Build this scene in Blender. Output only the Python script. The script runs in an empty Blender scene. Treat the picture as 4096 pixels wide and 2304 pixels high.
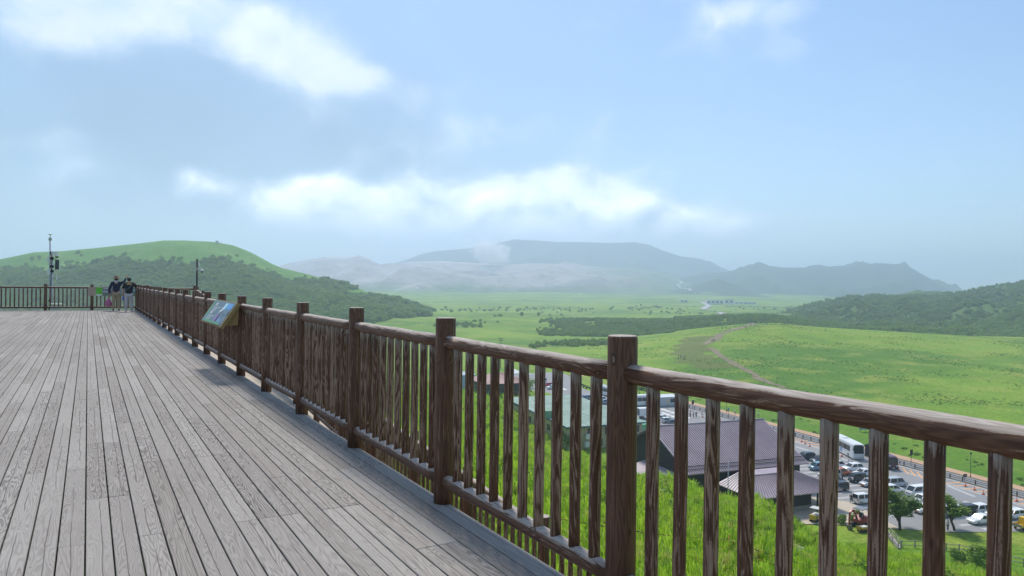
import bpy, math, random
from math import sin, cos, pi, radians, atan2, hypot, sqrt, exp
from mathutils import Vector, Matrix, noise as mnoise
random.seed(7)
scene = bpy.context.scene
COL = scene.collection

# ---------------------------------------------------------------- camera
PAN, PIT, ROL, FPX, EYE = .5294, -.0041, .0130, 2900.0, 1.55      # measured from the railing and boards
_f = Vector((sin(PAN)*cos(PIT), cos(PAN)*cos(PIT), sin(PIT)))
_r = Vector((cos(PAN), -sin(PAN), 0.0))
_u = _r.cross(_f)
CR = _r*cos(ROL) + _u*sin(ROL)
CU = _u*cos(ROL) - _r*sin(ROL)
cam_data = bpy.data.cameras.new('camera')
cam_data.sensor_width = 36.0
cam_data.lens = FPX/4096*36
cam_data.clip_start = .05
cam_data.clip_end = 30000
cam = bpy.data.objects.new('camera', cam_data)
COL.objects.link(cam)
cam.matrix_world = Matrix(((CR.x, CU.x, -_f.x, 0), (CR.y, CU.y, -_f.y, 0), (CR.z, CU.z, -_f.z, EYE), (0, 0, 0, 1)))
scene.camera = cam

def ray(px, py):
    """direction through a photo pixel (4096 x 2304); length 1 along the view axis"""
    return _f + CR*((px-2048)/FPX) + CU*((1152-py)/FPX)
def at_z(px, py, z=-36.0):
    d = ray(px, py); t = (z-EYE)/d.z
    return Vector((d.x*t, d.y*t, z))
def at_depth(px, py, t):
    d = ray(px, py); return Vector((d.x*t, d.y*t, EYE+d.z*t))

# ---------------------------------------------------------------- sun, sky, exposure
SUN_EL, SUN_AZ = radians(53), radians(17)        # azimuth clockwise from +Y
sun_data = bpy.data.lights.new('sun', 'SUN')
sun_data.energy = 1.75
sun_data.angle = radians(13.0)
sun_data.color = (1.0, .925, .81)
sun = bpy.data.objects.new('sun', sun_data)
COL.objects.link(sun)
sdir = Vector((sin(SUN_AZ)*cos(SUN_EL), cos(SUN_AZ)*cos(SUN_EL), sin(SUN_EL)))
sun.rotation_euler = sdir.to_track_quat('Z', 'Y').to_euler()
scene.view_settings.view_transform = 'Standard'
scene.view_settings.look = 'None'
scene.view_settings.exposure = 1.22
scene.view_settings.gamma = 1.0
scene.view_settings.use_curve_mapping = False
scene.render.engine = 'CYCLES'
cy = scene.cycles
cy.use_denoising = True
cy.max_bounces = 6
cy.diffuse_bounces = 3
cy.glossy_bounces = 2
cy.transmission_bounces = 4
cy.volume_bounces = 3
cy.transparent_max_bounces = 8
cy.sample_clamp_indirect = 6
cy.caustics_reflective = cy.caustics_refractive = False

class NT:
    """tiny node-tree writer"""
    def __init__(s, tree):
        s.t = tree; tree.nodes.clear()
    def n(s, typ, ins=None, out=0, **props):
        nd = s.t.nodes.new(typ)
        for k, v in props.items(): setattr(nd, k, v)
        for k, v in (ins or {}).items(): s.put(nd.inputs[k], v)
        return nd.outputs[out] if out is not None and len(nd.outputs) else nd
    def put(s, sock, v):
        if isinstance(v, bpy.types.NodeSocket): s.t.links.new(v, sock)
        else: sock.default_value = v
    def m(s, op, a, b=0.0, c=None, clamp=False):
        ins = {0: a, 1: b}
        if c is not None: ins[2] = c
        return s.n('ShaderNodeMath', ins, operation=op, use_clamp=clamp)
    def vm(s, op, a, b=(0, 0, 0)):
        return s.n('ShaderNodeVectorMath', {0: a, 1: b}, operation=op)
    def vscale(s, a, k):
        return s.n('ShaderNodeVectorMath', {0: a, 3: k}, operation='SCALE')
    def mix(s, f, a, b, mode='MIX'):
        nd = s.t.nodes.new('ShaderNodeMix'); nd.data_type = 'RGBA'; nd.blend_type = mode
        s.put(nd.inputs[0], f)
        for i, v in ((6, a), (7, b)):
            s.put(nd.inputs[i], v if isinstance(v, bpy.types.NodeSocket) else (*v[:3], 1))
        return nd.outputs[2]
    def step(s, v, a, b, lo=0.0, hi=1.0):
        return s.n('ShaderNodeMapRange', {0: v, 1: a, 2: b, 3: lo, 4: hi}, interpolation_type='SMOOTHSTEP')
    def lin(s, v, a, b, lo=0.0, hi=1.0):
        return s.n('ShaderNodeMapRange', {0: v, 1: a, 2: b, 3: lo, 4: hi})
    def noise(s, vec, scale=1.0, detail=3.0, rough=.55, dist=0.0, out=0):
        return s.n('ShaderNodeTexNoise', {'Vector': vec, 'Scale': scale, 'Detail': detail, 'Roughness': rough, 'Distortion': dist}, out=out)
    def mul3(s, vec, k): return s.vm('MULTIPLY', vec, k)
    def xyz(s, v):
        nd = s.n('ShaderNodeSeparateXYZ', {0: v}, out=None); return nd.outputs
    def comb(s, x=0.0, y=0.0, z=0.0): return s.n('ShaderNodeCombineXYZ', {0: x, 1: y, 2: z})

world = bpy.data.worlds.new('World')
scene.world = world
world.use_nodes = True
w = NT(world.node_tree)
sky = w.n('ShaderNodeTexSky', sky_type='NISHITA', sun_disc=False, sun_elevation=SUN_EL, sun_rotation=SUN_AZ,
          altitude=1100, air_density=1.15, dust_density=.7, ozone_density=1.6)
dirv = w.n('ShaderNodeTexCoord', out=0)
dx, dy, dz = w.xyz(dirv)
az = w.m('ARCTAN2', dx, dy)
el = w.m('ARCSINE', dz)
ae = w.comb(az, el, 0.0)
# clouds live on the sky as directions (azimuth, elevation): soft masses + fractal edges
def px_ae(px, py):
    d = ray(px, py).normalized()
    return atan2(d.x, d.y), math.asin(d.z)
masses = [  # photo pixel centre, radii in photo pixels, amount
    (250, 70, 420, 150, .80), (560, 10, 200, 90, .5), (930, 60, 330, 150, .85), (1180, 190, 230, 110, .75), (1400, 310, 170, 80, .72), (1250, 300, 160, 70, .4),
    (1700, 390, 130, 80, .42), (1830, 500, 110, 70, .32), (3000, 40, 240, 60, .62), (3130, 150, 180, 70, .36), (2160, 120, 120, 40, .2),
    (60, 570, 190, 60, .42), (330, 690, 220, 60, .30), (820, 745, 150, 75, .50),
    (1120, 828, 110, 90, .62), (1250, 768, 120, 80, .72), (1390, 778, 130, 80, .66), (1500, 838, 130, 75, .6), (1660, 838, 150, 80, .62), (1830, 818, 150, 80, .62),
    (1980, 778, 130, 75, .66), (2130, 738, 130, 70, .80), (2280, 718, 140, 65, .90), (2400, 758, 110, 60, .80), (2500, 828, 150, 75, .66), (2680, 878, 160, 70, .55), (2880, 888, 120, 60, .46), (2000, 918, 700, 90, .62), (1500, 918, 400, 70, .4), (2600, 938, 350, 70, .4), (2080, 950, 420, 70, .7), (2200, 800, 420, 110, .30), (1350, 830, 300, 90, .25)]
total = None
for (px, py, rx, ry, amt) in masses:
    a0, e0 = px_ae(px, py)
    a1, _ = px_ae(px+rx, py); _, e1 = px_ae(px, py-ry)
    v = w.mul3(w.vm('SUBTRACT', ae, (a0, e0, 0)), (1/max(a1-a0, .01), 1/max(e1-e0, .01), 0))
    l2 = w.n('ShaderNodeVectorMath', {0: v, 1: v}, operation='DOT_PRODUCT', out=1)
    g = w.m('MULTIPLY', w.m('EXPONENT', w.m('MULTIPLY', l2, -.9)), amt)
    total = g if total is None else w.m('ADD', total, g)
# the rest of the sky carries the same kind of cloud
cp = w.mul3(ae, (1, 1.25, 0))
behind = w.step(w.m('ABSOLUTE', w.m('SUBTRACT', az, PAN)), .75, 1.1)
wide = w.m('MULTIPLY', w.m('SUBTRACT', w.noise(w.mul3(ae, (1, 2.2, 0)), 2.2, 1.0), .40), w.m('MULTIPLY_ADD', behind, 2.2, .35))
total = w.m('ADD', total, wide)
def n2(vec, scale, detail, rough, out=0):
    return w.n('ShaderNodeTexNoise', {'Vector': vec, 'Scale': scale, 'Detail': detail, 'Roughness': rough}, out=out, noise_dimensions='2D')
def cloud(vec, fine=True):
    warp = w.vm('ADD', vec, w.vscale(w.vm('SUBTRACT', n2(vec, 9.0, 2.0, .6, 1), (.5, .5, .5)), .07))
    k = w.m('MULTIPLY', w.m('SUBTRACT', n2(warp, 6.0, 7.0 if fine else 4.0, .62), .5), 1.6)
    b1 = w.n('ShaderNodeTexVoronoi', {'Vector': warp, 'Scale': 15.0, 'Smoothness': .6}, feature='SMOOTH_F1', voronoi_dimensions='2D')
    return w.m('ADD', k, w.m('MULTIPLY', w.m('SUBTRACT', .42, b1), .45))
c0 = cloud(cp)
c1 = cloud(w.vm('ADD', cp, (-.010, .032, 0)), False)
dens = w.m('ADD', total, w.m('MULTIPLY', c0, .82))
cover = w.m('MULTIPLY', w.step(dens, .10, .98), w.step(el, .015, .065))
light = w.m('MULTIPLY_ADD', w.m('SUBTRACT', c0, c1), 1.15, .60, clamp=True)
thick = w.step(dens, .3, 1.0)
high = w.step(el, .09, .22)
bright = w.mix(high, (11.5, 11.9, 12.4), (5.6, 6.0, 6.5))
bright = w.mix(w.step(el, .055, .115), (4.4, 5.6, 7.0), bright)
lit = w.mix(w.m('MULTIPLY', light, w.m('MULTIPLY_ADD', thick, .5, .5)), (3.4, 4.5, 5.8), bright)
# a thin grey-blue veil of higher cloud on the left half
va0, ve0 = px_ae(650, 620)
vv = w.mul3(w.vm('SUBTRACT', ae, (va0, ve0, 0)), (1/.60, 1/.22, 0))
vl = w.n('ShaderNodeVectorMath', {0: vv, 1: vv}, operation='DOT_PRODUCT', out=1)
veil = w.m('MULTIPLY', w.m('EXPONENT', w.m('MULTIPLY', vl, -1.0)), w.step(w.noise(cp, 3.0, 2.0, .5), .25, .6, .55, .9))
sky = w.mix(1.0, sky, (.70, .775, .82), 'MULTIPLY')
base = w.mix(veil, sky, (1.35, 2.15, 3.1))
col = w.mix(w.m('MULTIPLY', cover, .90), base, lit)
world.cycles.sampling_method = 'MANUAL'; world.cycles.sample_map_resolution = 512
bg = w.n('ShaderNodeBackground', {'Color': col, 'Strength': .078})
w.n('ShaderNodeOutputWorld', {'Surface': bg})

# ---------------------------------------------------------------- mesh helpers
class MB:
    """collects shapes and links them as ONE mesh object"""
    def __init__(s): s.v = []; s.f = []; s.sm = []
    def add(s, vs, fs, smooth=False):
        o = len(s.v); s.v += [tuple(p) for p in vs]
        s.f += [tuple(i+o for i in f) for f in fs]; s.sm += [smooth]*len(fs)
        return s
    def box(s, c, d, rz=0.0, bev=0.0):
        cx, cy_, cz = c; x, y, z = d[0]/2, d[1]/2, d[2]/2
        cr, sr = cos(rz), sin(rz)
        if bev <= 0:
            pts = [(sx*x, sy*y, sz*z) for sz in (-1, 1) for sx, sy in ((-1, -1), (1, -1), (1, 1), (-1, 1))]
            fs = [(3, 2, 1, 0), (4, 5, 6, 7), (0, 1, 5, 4), (1, 2, 6, 5), (2, 3, 7, 6), (3, 0, 4, 7)]
        else:
            b = min(bev, x*.45, y*.45, z*.45)
            oct_ = [(-x+b, -y), (x-b, -y), (x, -y+b), (x, y-b), (x-b, y), (-x+b, y), (-x, y-b), (-x, -y+b)]
            ins = [(px*(x-b)/x, py*(y-b)/y) for px, py in oct_]
            rings = [(ins, -z), (oct_, -z+b), (oct_, z-b), (ins, z)]
            pts = [(p[0], p[1], h) for r, h in rings for p in r]
            fs = [tuple(range(7, -1, -1)), tuple(range(24, 32))]
            for k in range(3):
                for i in range(8):
                    j = (i+1) % 8; fs.append((k*8+i, k*8+j, k*8+8+j, k*8+8+i))
        return s.add([(cx+px*cr-py*sr, cy_+px*sr+py*cr, cz+pz) for px, py, pz in pts], fs)
    def tube(s, pts, rad, seg=10, cap=True, smooth=True, spin=0.0):
        """round bar through points; rad is one number or one per point"""
        P = [Vector(p) for p in pts]; R = rad if isinstance(rad, (list, tuple)) else [rad]*len(P)
        vs = []; fs = []
        for i, p in enumerate(P):
            t = (P[min(i+1, len(P)-1)]-P[max(i-1, 0)]).normalized()
            a = t.cross(Vector((0, 0, 1)) if abs(t.z) < .92 else Vector((1, 0, 0))).normalized(); b = t.cross(a)
            vs += [p+(a*cos(2*pi*k/seg+spin)+b*sin(2*pi*k/seg+spin))*R[i] for k in range(seg)]
        for i in range(len(P)-1):
            for k in range(seg):
                j = (k+1) % seg; fs.append((i*seg+j, i*seg+k, (i+1)*seg+k, (i+1)*seg+j))
        s.add(vs, fs, smooth)
        if cap:
            o = len(s.v)-len(vs)
            s.f.append(tuple(o+k for k in range(seg))); s.sm.append(False)
            s.f.append(tuple(o+len(vs)-1-k for k in range(seg))); s.sm.append(False)
        return s
    def lathe(s, c, prof, seg=12, smooth=True):
        """profile of (radius, height) turned about a vertical axis at c"""
        vs = [(c[0]+r*cos(2*pi*k/seg), c[1]+r*sin(2*pi*k/seg), c[2]+h) for r, h in prof for k in range(seg)]
        fs = [(i*seg+k, i*seg+(k+1) % seg, (i+1)*seg+(k+1) % seg, (i+1)*seg+k) for i in range(len(prof)-1) for k in range(seg)]
        s.add(vs, fs, smooth)
        o = len(s.v)-len(vs)
        s.f.append(tuple(o+seg-1-k for k in range(seg))); s.sm.append(False)
        s.f.append(tuple(o+len(vs)-seg+k for k in range(seg))); s.sm.append(False)
        return s
    def loft(s, rings, smooth=False, cap=True, closed=True):
        n = len(rings[0]); vs = [p for r in rings for p in r]
        fs = [(i*n+k, i*n+(k+1) % n, (i+1)*n+(k+1) % n, (i+1)*n+k) for i in range(len(rings)-1) for k in range(n if closed else n-1)]
        s.add(vs, fs, smooth)
        if cap:
            o = len(s.v)-len(vs)
            s.f.append(tuple(o+n-1-k for k in range(n))); s.sm.append(False)
            s.f.append(tuple(o+len(vs)-n+k for k in range(n))); s.sm.append(False)
        return s
    def ball(s, c, r, seg=10, rings=7):
        rx, ry, rz = r if isinstance(r, (tuple, list)) else (r, r, r)
        vs = [(c[0], c[1], c[2]-rz)]; fs = []
        for i in range(1, rings):
            a = -pi/2+pi*i/rings
            vs += [(c[0]+rx*cos(a)*cos(2*pi*k/seg), c[1]+ry*cos(a)*sin(2*pi*k/seg), c[2]+rz*sin(a)) for k in range(seg)]
        vs.append((c[0], c[1], c[2]+rz)); L = len(vs)-1
        for k in range(seg):
            j = (k+1) % seg
            fs.append((0, 1+j, 1+k)); fs.append((L, L-seg+k, L-seg+j))
            for i in range(rings-2): fs.append((1+i*seg+k, 1+i*seg+j, 1+(i+1)*seg+j, 1+(i+1)*seg+k))
        return s.add(vs, fs, True)
    def mesh(s, name):
        me = bpy.data.meshes.new(name)
        me.from_pydata(s.v, [], s.f)
        me.polygons.foreach_set('use_smooth', s.sm)
        me.update()
        return me
    def obj(s, name, mat, parent=None, loc=None, rz=0.0):
        return link(name, s.mesh(name), mat, parent, loc, rz)
def link(name, me, mat=None, parent=None, loc=None, rz=0.0):
    if mat is not None and not me.materials: me.materials.append(mat)
    o = bpy.data.objects.new(name, me); COL.objects.link(o)
    if parent is not None: o.parent = parent
    if loc is not None: o.location = loc
    if rz: o.rotation_euler = (0, 0, rz)
    return o
def tag(o, label, cat, group=None):
    o['label'] = label; o['category'] = cat
    if group: o['group'] = group
    return o
def thing(name, label, cat, loc=(0, 0, 0), rz=0.0, group=None):
    o = bpy.data.objects.new(name, None); COL.objects.link(o)
    o.empty_display_size = .2
    o.location = loc; o.rotation_euler = (0, 0, rz)
    return tag(o, label, cat, group)
def struct(o, label=None):
    o['kind'] = 'structure'
    if label: o['label'] = label
    return o
def stuff(o, label=None, cat=None):
    o['kind'] = 'stuff'
    if label: o['label'] = label
    if cat: o['category'] = cat
    return o

# ---------------------------------------------------------------- material helpers
def new_mat(name):
    m = bpy.data.materials.new(name); m.use_nodes = True
    return m, NT(m.node_tree)
def finish(t, color, rough=.7, metal=0.0, bump=None, bstr=.3, bdist=.02, spec=.5, extra=None):
    ins = {'Base Color': color if isinstance(color, bpy.types.NodeSocket) else (*color[:3], 1), 'Roughness': rough, 'Metallic': metal, 'Specular IOR Level': spec}
    if extra: ins.update(extra)
    if bump is not None: ins['Normal'] = t.n('ShaderNodeBump', {'Height': bump, 'Strength': bstr, 'Distance': bdist})
    sh = t.n('ShaderNodeBsdfPrincipled', ins)
    t.n('ShaderNodeOutputMaterial', {'Surface': sh})
_pm = {}
def paint(color, rough=.5, metal=0.0, var=.18, scale=3.0, spec=.5, name=None):
    """painted / plastic / metal surface with slight grime and unevenness"""
    key = (tuple(color), rough, metal, var, scale, spec)
    if key in _pm: return _pm[key]
    m, t = new_mat(name or 'paint_%d' % len(_pm))
    pos = t.n('ShaderNodeTexCoord', out=3)
    n = t.noise(pos, scale, 5.0, .6)
    g = t.noise(t.mul3(pos, (1, 1, .25)), scale*6, 3.0, .6)
    f = t.m('ADD', t.m('MULTIPLY', t.m('SUBTRACT', n, .5), var*2), t.m('MULTIPLY', t.m('SUBTRACT', g, .5), var))
    c = t.mix(t.m('ADD', f, .5, clamp=True), [x*(1-var) for x in color], [min(1, x*(1+var)) for x in color])
    finish(t, c, t.m('ADD', rough, t.m('MULTIPLY', f, .3), clamp=True), metal, spec=spec)
    _pm[key] = m
    return m
GLASS = paint((.02, .028, .033), .06, 0, .1, name='dark_glass', spec=.7)
RUBBER = paint((.018, .018, .019), .85, name='rubber')
STEEL = paint((.42, .43, .45), .35, .9, name='steel')
# ---------------------------------------------------------------- ground
Z0 = -36.0                                   # level of the car park and the meadow in the valley
def lerp_tab(tab, x):
    if x <= tab[0][0]: return tab[0][1]
    for (a, b), (c, d) in zip(tab, tab[1:]):
        if x <= c:
            k = (x-a)/(c-a); return b+(d-b)*k
    return tab[-1][1]
def sstep(a, b, x):
    k = max(0.0, min(1.0, (x-a)/(b-a))); return k*k*(3-2*k)
# slope under the deck: photo column -> (distance along the view axis, height)
COLS = [
    (-700, [(0, -2.6), (36, -1.6), (44, -2.0), (60, -4), (120, -16), (250, -27), (450, -33), (700, -36)]),
    (550, [(0, -2.6), (34, -1.4), (42, -1.6), (60, -4.5), (100, -11), (200, -24), (300, -30), (500, -36)]),
    (1200, [(0, -3), (14, -3.4), (30, -5.2), (80, -11.5), (150, -19.5), (250, -28.5), (400, -34.5), (560, -36)]),
    (1850, [(0, -3.2), (8, -3.9), (25, -6.8), (60, -12.4), (100, -18.5), (160, -27), (230, -34.4), (262, -36)]),
    (2300, [(0, -3.2), (8, -4.7), (24, -8.3), (60, -14.9), (100, -22.6), (138, -31.4), (152, -36)]),
    (2600, [(0, -3.2), (8, -5.2), (24, -8.9), (60, -15.6), (85, -21.3), (105, -31.5), (116, -36)]),
    (3000, [(0, -3.2), (8, -5.6), (24, -10.2), (60, -17.8), (80, -22.1), (97, -32), (106, -36)]),
    (3400, [(0, -3.2), (8, -5.7), (24, -10.8), (50, -18.6), (80, -27.6), (96, -35), (104, -36)]),
    (4096, [(0, -3.2), (8, -5.7), (24, -11.2), (55, -21.0), (80, -31.5), (92, -35.6), (98, -36)]),
    (5200, [(0, -3.2), (8, -5.7), (24, -11.2), (55, -21.0), (80, -31.5), (92, -35.6), (98, -36)])]
KNOLL = [(2250, -36), (2450, -34.5), (2600, -31), (2800, -26.0), (3000, -22.4), (3120, -21.6), (3300, -23.6), (3500, -25.8), (3800, -28.3), (4100, -30), (4600, -31.5), (5200, -33)]
SCRUB = [(2150, -36), (2270, -36), (2461, -31), (2740, -29.5), (2859, -27.2), (3048, -25), (3200, -29), (3350, -34), (3450, -37), (4200, -37)]
def px_of(x, y):
    """photo column and view depth of a ground point in front of the camera"""
    dep = x*_f.x+y*_f.y
    if dep < 1e-3: return None, dep
    return 2048+FPX*(x*_r.x+y*_r.y)/dep, dep
def hnoise(x, y, s, oct=3):
    return mnoise.fractal(Vector((x/s, y/s, 3.1)), 1.0, 2.0, oct)
def ground_z(x, y):
    d = hypot(x, y)
    px, dep = px_of(x, y)
    if px is None or dep < .35*d:
        a = atan2(x, y)
        px = 5200 if a > PAN else -700
        if abs(a-PAN) > pi: px = 5200 if px == -700 else -700
        dep = d*.6
        if px < 0: dep = d
    px = max(-700, min(5200, px))
    for (pa, ta), (pb, tb) in zip(COLS, COLS[1:]):
        if px <= pb:
            k = (px-pa)/(pb-pa); k = k*k*(3-2*k)
            z = lerp_tab(ta, dep)*(1-k)+lerp_tab(tb, dep)*k
            break
    lot = 1-sstep(-35.2, -35.9, z) if z > -36 else 0.0
    z += hnoise(x, y, 14)*.35*min(1, d/30)*(1 if z > Z0+.4 else 0)
    z = max(z, Z0)
    # the grassy knoll beyond the road and the scrub ridge behind it
    top = lerp_tab(KNOLL, px)
    if dep > 232 and px > 2200:
        if dep < 480: k = sstep(225, 490, dep)*.55+.45*max(0, (dep-235))/245
        else: k = 1-sstep(480, 620, dep)
        z = max(z, Z0+(top-Z0)*k+hnoise(x, y, 60)*.9*sstep(260, 330, dep)*sstep(2250, 2600, px))
    if 540 < dep < 900 and px > 2150:
        st = lerp_tab(SCRUB, px)
        k = sstep(560, 680, dep)*(1-sstep(690, 880, dep))
        z = max(z, Z0+(st-Z0)*k)
    if dep > 260 and px < 2700:
        z += hnoise(x, y, 260)*6.0*sstep(300, 700, dep)*(1-sstep(2300, 2700, px) if dep < 480 else 1)
    elif dep > 700:
        z += hnoise(x, y, 260)*6.0*sstep(700, 1000, dep)
    if dep > 1500: z += sstep(1500, 3000, dep)*14
    return z-.06
def polar_mesh(azs, rads, fn, closed):
    vs = []; fs = []
    for r in rads:
        for a in azs: vs.append(fn(a, r))
    n = len(azs)
    for i in range(len(rads)-1):
        for k in range(n if closed else n-1):
            j = (k+1) % n
            fs.append((i*n+k, i*n+j, (i+1)*n+j, (i+1)*n+k))
    return vs, fs
azs = []
a = -pi
while a < pi-1e-6:
    azs.append(a)
    dd = math.degrees(a)
    a += radians(.3) if -14 < dd < 75 else radians(3.0)
rads = [.6]
while rads[-1] < 9000: rads.append(rads[-1]*1.035+.1)
gv, gf = polar_mesh(azs, rads, lambda a, r: (r*sin(a), r*cos(a), ground_z(r*sin(a), r*cos(a))), True)

def grass_mat(name, c1, c2, c3, scale, dark=None):
    m, t = new_mat(name)
    pos = t.n('ShaderNodeNewGeometry', out=0)
    big = t.noise(t.mul3(pos, (1, 1, 3)), .008*scale, 5.0, .62)
    mid = t.noise(pos, .06*scale, 4.0, .6)
    fine = t.noise(t.mul3(pos, (1, 1, .4)), .9*scale, 3.0, .65)
    c = t.mix(t.step(big, .40, .62), c1, c2)
    c = t.mix(t.step(mid, .45, .72, 0, .75), c, c3)
    c = t.mix(t.step(fine, .38, .75, .0, .55), c, [k*.45 for k in c1])
    finish(t, c, .9, bump=t.m('ADD', fine, t.m('MULTIPLY', mid, 2.0)), bstr=.7, bdist=.5/scale, spec=.15)
    return m
GRASS = grass_mat('meadow_grass', (.095, .215, .016), (.215, .35, .030), (.33, .37, .065), 1.0)
me = bpy.data.meshes.new('ground'); me.from_pydata(gv, [], gf); me.polygons.foreach_set('use_smooth', [True]*len(gf)); me.update()
ground = struct(link('ground', me, GRASS), 'green grass slope and meadow falling away below the deck')

# ---------------------------------------------------------------- hills and mountains (crest traced from the photo, set at its own distance)
def hill(name, crest, dist, front, back, mat, label, rough=0.0, rsz=100.0, base=-46.0, n_t=46, power=1.0, az_step=.18, gully=0.0):
    """crest: photo pixels of the skyline at view depth dist; slopes run front/back metres towards and away from the viewer"""
    xs = [c[0] for c in crest]
    vs = []; cols = 0; x = xs[0]
    stepx = FPX*radians(az_step)
    cols_x = []
    while x < xs[-1]: cols_x.append(x); x += stepx
    cols_x.append(xs[-1])
    ts = [-1+2*i/n_t for i in range(n_t+1)]
    for x in cols_x:
        y = lerp_tab(crest, x)
        P = at_depth(x, y, dist)
        hdir = Vector((P.x, P.y, 0)).normalized()
        ends = sstep(0, 250, x-xs[0])*sstep(0, 250, xs[-1]-x)
        for t in ts:
            if t <= 0:
                off = t*front; k = 1-abs(t)**power; k = k*.6+.4*sstep(0, 1, 1+t)
            else:
                off = t*back; k = 1-sstep(0, 1, t)
            q = P+hdir*off
            hgt = base+(P.z-base)*k
            nz = mnoise.fractal(Vector((q.x/rsz, q.y/rsz, 1.7)), .9, 2.1, 5)
            g = -abs(mnoise.noise(Vector((q.x/rsz*1.3, q.y/rsz*1.3, 9.2))))*gully
            hgt += (nz*rough+g)*(min(1, abs(t)*6) if t <= 0 else 1)*ends*min(1, k*3)
            vs.append((q.x, q.y, hgt))
    n = len(ts); fs = []
    for i in range(len(cols_x)-1):
        for j in range(n-1): fs.append((i*n+j, (i+1)*n+j, (i+1)*n+j+1, i*n+j+1))
    me = bpy.data.meshes.new(name); me.from_pydata(vs, [], fs)
    me.polygons.foreach_set('use_smooth', [True]*len(fs)); me.update()
    return struct(link(name, me, mat), label), (vs, n, len(cols_x))
HILLG = grass_mat('hill_grass', (.085, .235, .022), (.125, .29, .03), (.16, .30, .045), .5)
WOOD_FLOOR = grass_mat('wooded_slope', (.06, .125, .03), (.09, .165, .035), (.115, .185, .045), .7)
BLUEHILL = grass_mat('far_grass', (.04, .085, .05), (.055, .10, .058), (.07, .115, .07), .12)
def ash_mat():
    m, t = new_mat('volcanic_ash')
    pos = t.n('ShaderNodeNewGeometry', out=0)
    z = t.xyz(pos)[2]
    n = t.noise(t.mul3(pos, (1, 1, 3)), .0035, 7.0, .62, .6)
    n2 = t.noise(t.mul3(pos, (1, 1, 2)), .02, 5.0, .65)
    c = t.mix(t.step(n, .35, .65), (.34, .30, .30), (.50, .45, .445))
    c = t.mix(t.step(n2, .5, .7, 0, .7), c, (.13, .13, .11))
    px_, py_, _q = t.xyz(pos)
    east = t.m('SUBTRACT', t.m('MULTIPLY', px_, cos(PAN)), t.m('MULTIPLY', py_, sin(PAN)))
    low = t.m('MULTIPLY', t.step(t.m('ADD', z, t.m('MULTIPLY', t.m('SUBTRACT', n, .5), 80)), -42, 20), t.step(t.m('ADD', east, t.m('MULTIPLY', t.m('SUBTRACT', n, .5), 900)), 150, 750, 1, .15))
    c = t.mix(low, t.mix(n2, (.07, .16, .04), (.11, .20, .06)), c)
    finish(t, c, .95, bump=n2, bstr=.8, bdist=12.0, spec=.1)
    return m
ASH = ash_mat()
crest_left = [(-900, 1120), (-400, 1065), (0, 1037), (40, 1029), (135, 1009), (254, 1004), (397, 990.6), (556, 973.5), (656, 961.6), (735, 961.6), (855, 967.6), (934, 981.5), (1005, 1010), (1024, 1020), (1091, 1057), (1131, 1073), (1238, 1099), (1294, 1115), (1397, 1143), (1477, 1179), (1596, 1204), (1676, 1228), (1735, 1248), (1779, 1262), (1827, 1280), (1900, 1300)]
hill_l, grid_l = hill('hill', crest_left, 900, 470, 420, HILLG, 'broad green hill with dark woods on its lower slope, at left', 9, 130, gully=10)
crest_right = [(2900, 1310), (3048, 1272), (3110, 1256), (3211, 1224), (3292, 1203), (3406, 1185), (3516, 1181), (3760, 1181), (3793, 1170), (3814, 1177), (3903, 1157), (4025, 1136), (4096, 1124), (4300, 1105), (4600, 1095), (5200, 1130)]
hill_r, grid_r = hill('hill', crest_right, 1100, 650, 500, WOOD_FLOOR, 'dark scrub covered hill with gullies, at right', 12, 110, gully=26, base=-37)
crest_c = [(2560, 1180), (2700, 1118), (2800, 1098), (2910, 1086), (2960, 1075), (3048, 1061), (3138, 1070), (3223, 1070), (3235, 1063), (3276, 1058), (3313, 1066), (3394, 1061), (3467, 1060), (3500, 1052), (3557, 1055), (3618, 1059), (3667, 1085), (3740, 1124), (3801, 1151), (3846, 1161), (3950, 1180), (4200, 1200)]
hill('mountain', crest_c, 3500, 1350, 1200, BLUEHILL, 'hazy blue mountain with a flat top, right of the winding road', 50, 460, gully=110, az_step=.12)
crest_a = [(950, 1120), (1131, 1064), (1167, 1064), (1278, 1029), (1310, 1028), (1378, 1028), (1437, 1024), (1477, 1035), (1520, 1057), (1568, 1055), (1660, 1046), (1760, 1044), (1860, 1050), (2024, 1059), (2123, 1053), (2302, 1057), (2441, 1071), (2541, 1072), (2620, 1085), (2668, 1099), (2779, 1127), (2900, 1160), (3050, 1200)]
hill('volcano_slope', crest_a, 3500, 1450, 800, ASH, 'grey ash covered slope of the volcano below the clouds', 42, 420, gully=90, n_t=70, az_step=.12)
crest_b = [(1500, 1080), (1568, 1055), (1620, 1041), (1676, 1019), (1735, 1005), (1850, 996), (1960, 978), (2060, 958), (2150, 962), (2230, 968), (2350, 969), (2450, 972), (2540, 968), (2600, 980), (2660, 1005), (2720, 1024), (2800, 1035), (2850, 1052), (2910, 1082), (3000, 1120), (3100, 1160)]
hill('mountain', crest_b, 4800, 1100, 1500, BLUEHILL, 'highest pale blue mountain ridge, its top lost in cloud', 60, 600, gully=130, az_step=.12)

# ---------------------------------------------------------------- haze: one closed box of even, pale air round everything
hz = MB().box((2600, 3600, 157), (13400, 15200, 408)).obj('haze', None)
m, t = new_mat('haze_air')
vol = t.n('ShaderNodeVolumePrincipled', {'Color': (.66, .80, 1.0, 1), 'Density': 3.3e-4, 'Anisotropy': .45})
t.n('ShaderNodeOutputMaterial', {'Volume': vol})
hz.data.materials.append(m)
stuff(hz, 'pale blue summer haze filling the valley', 'haze')
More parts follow.
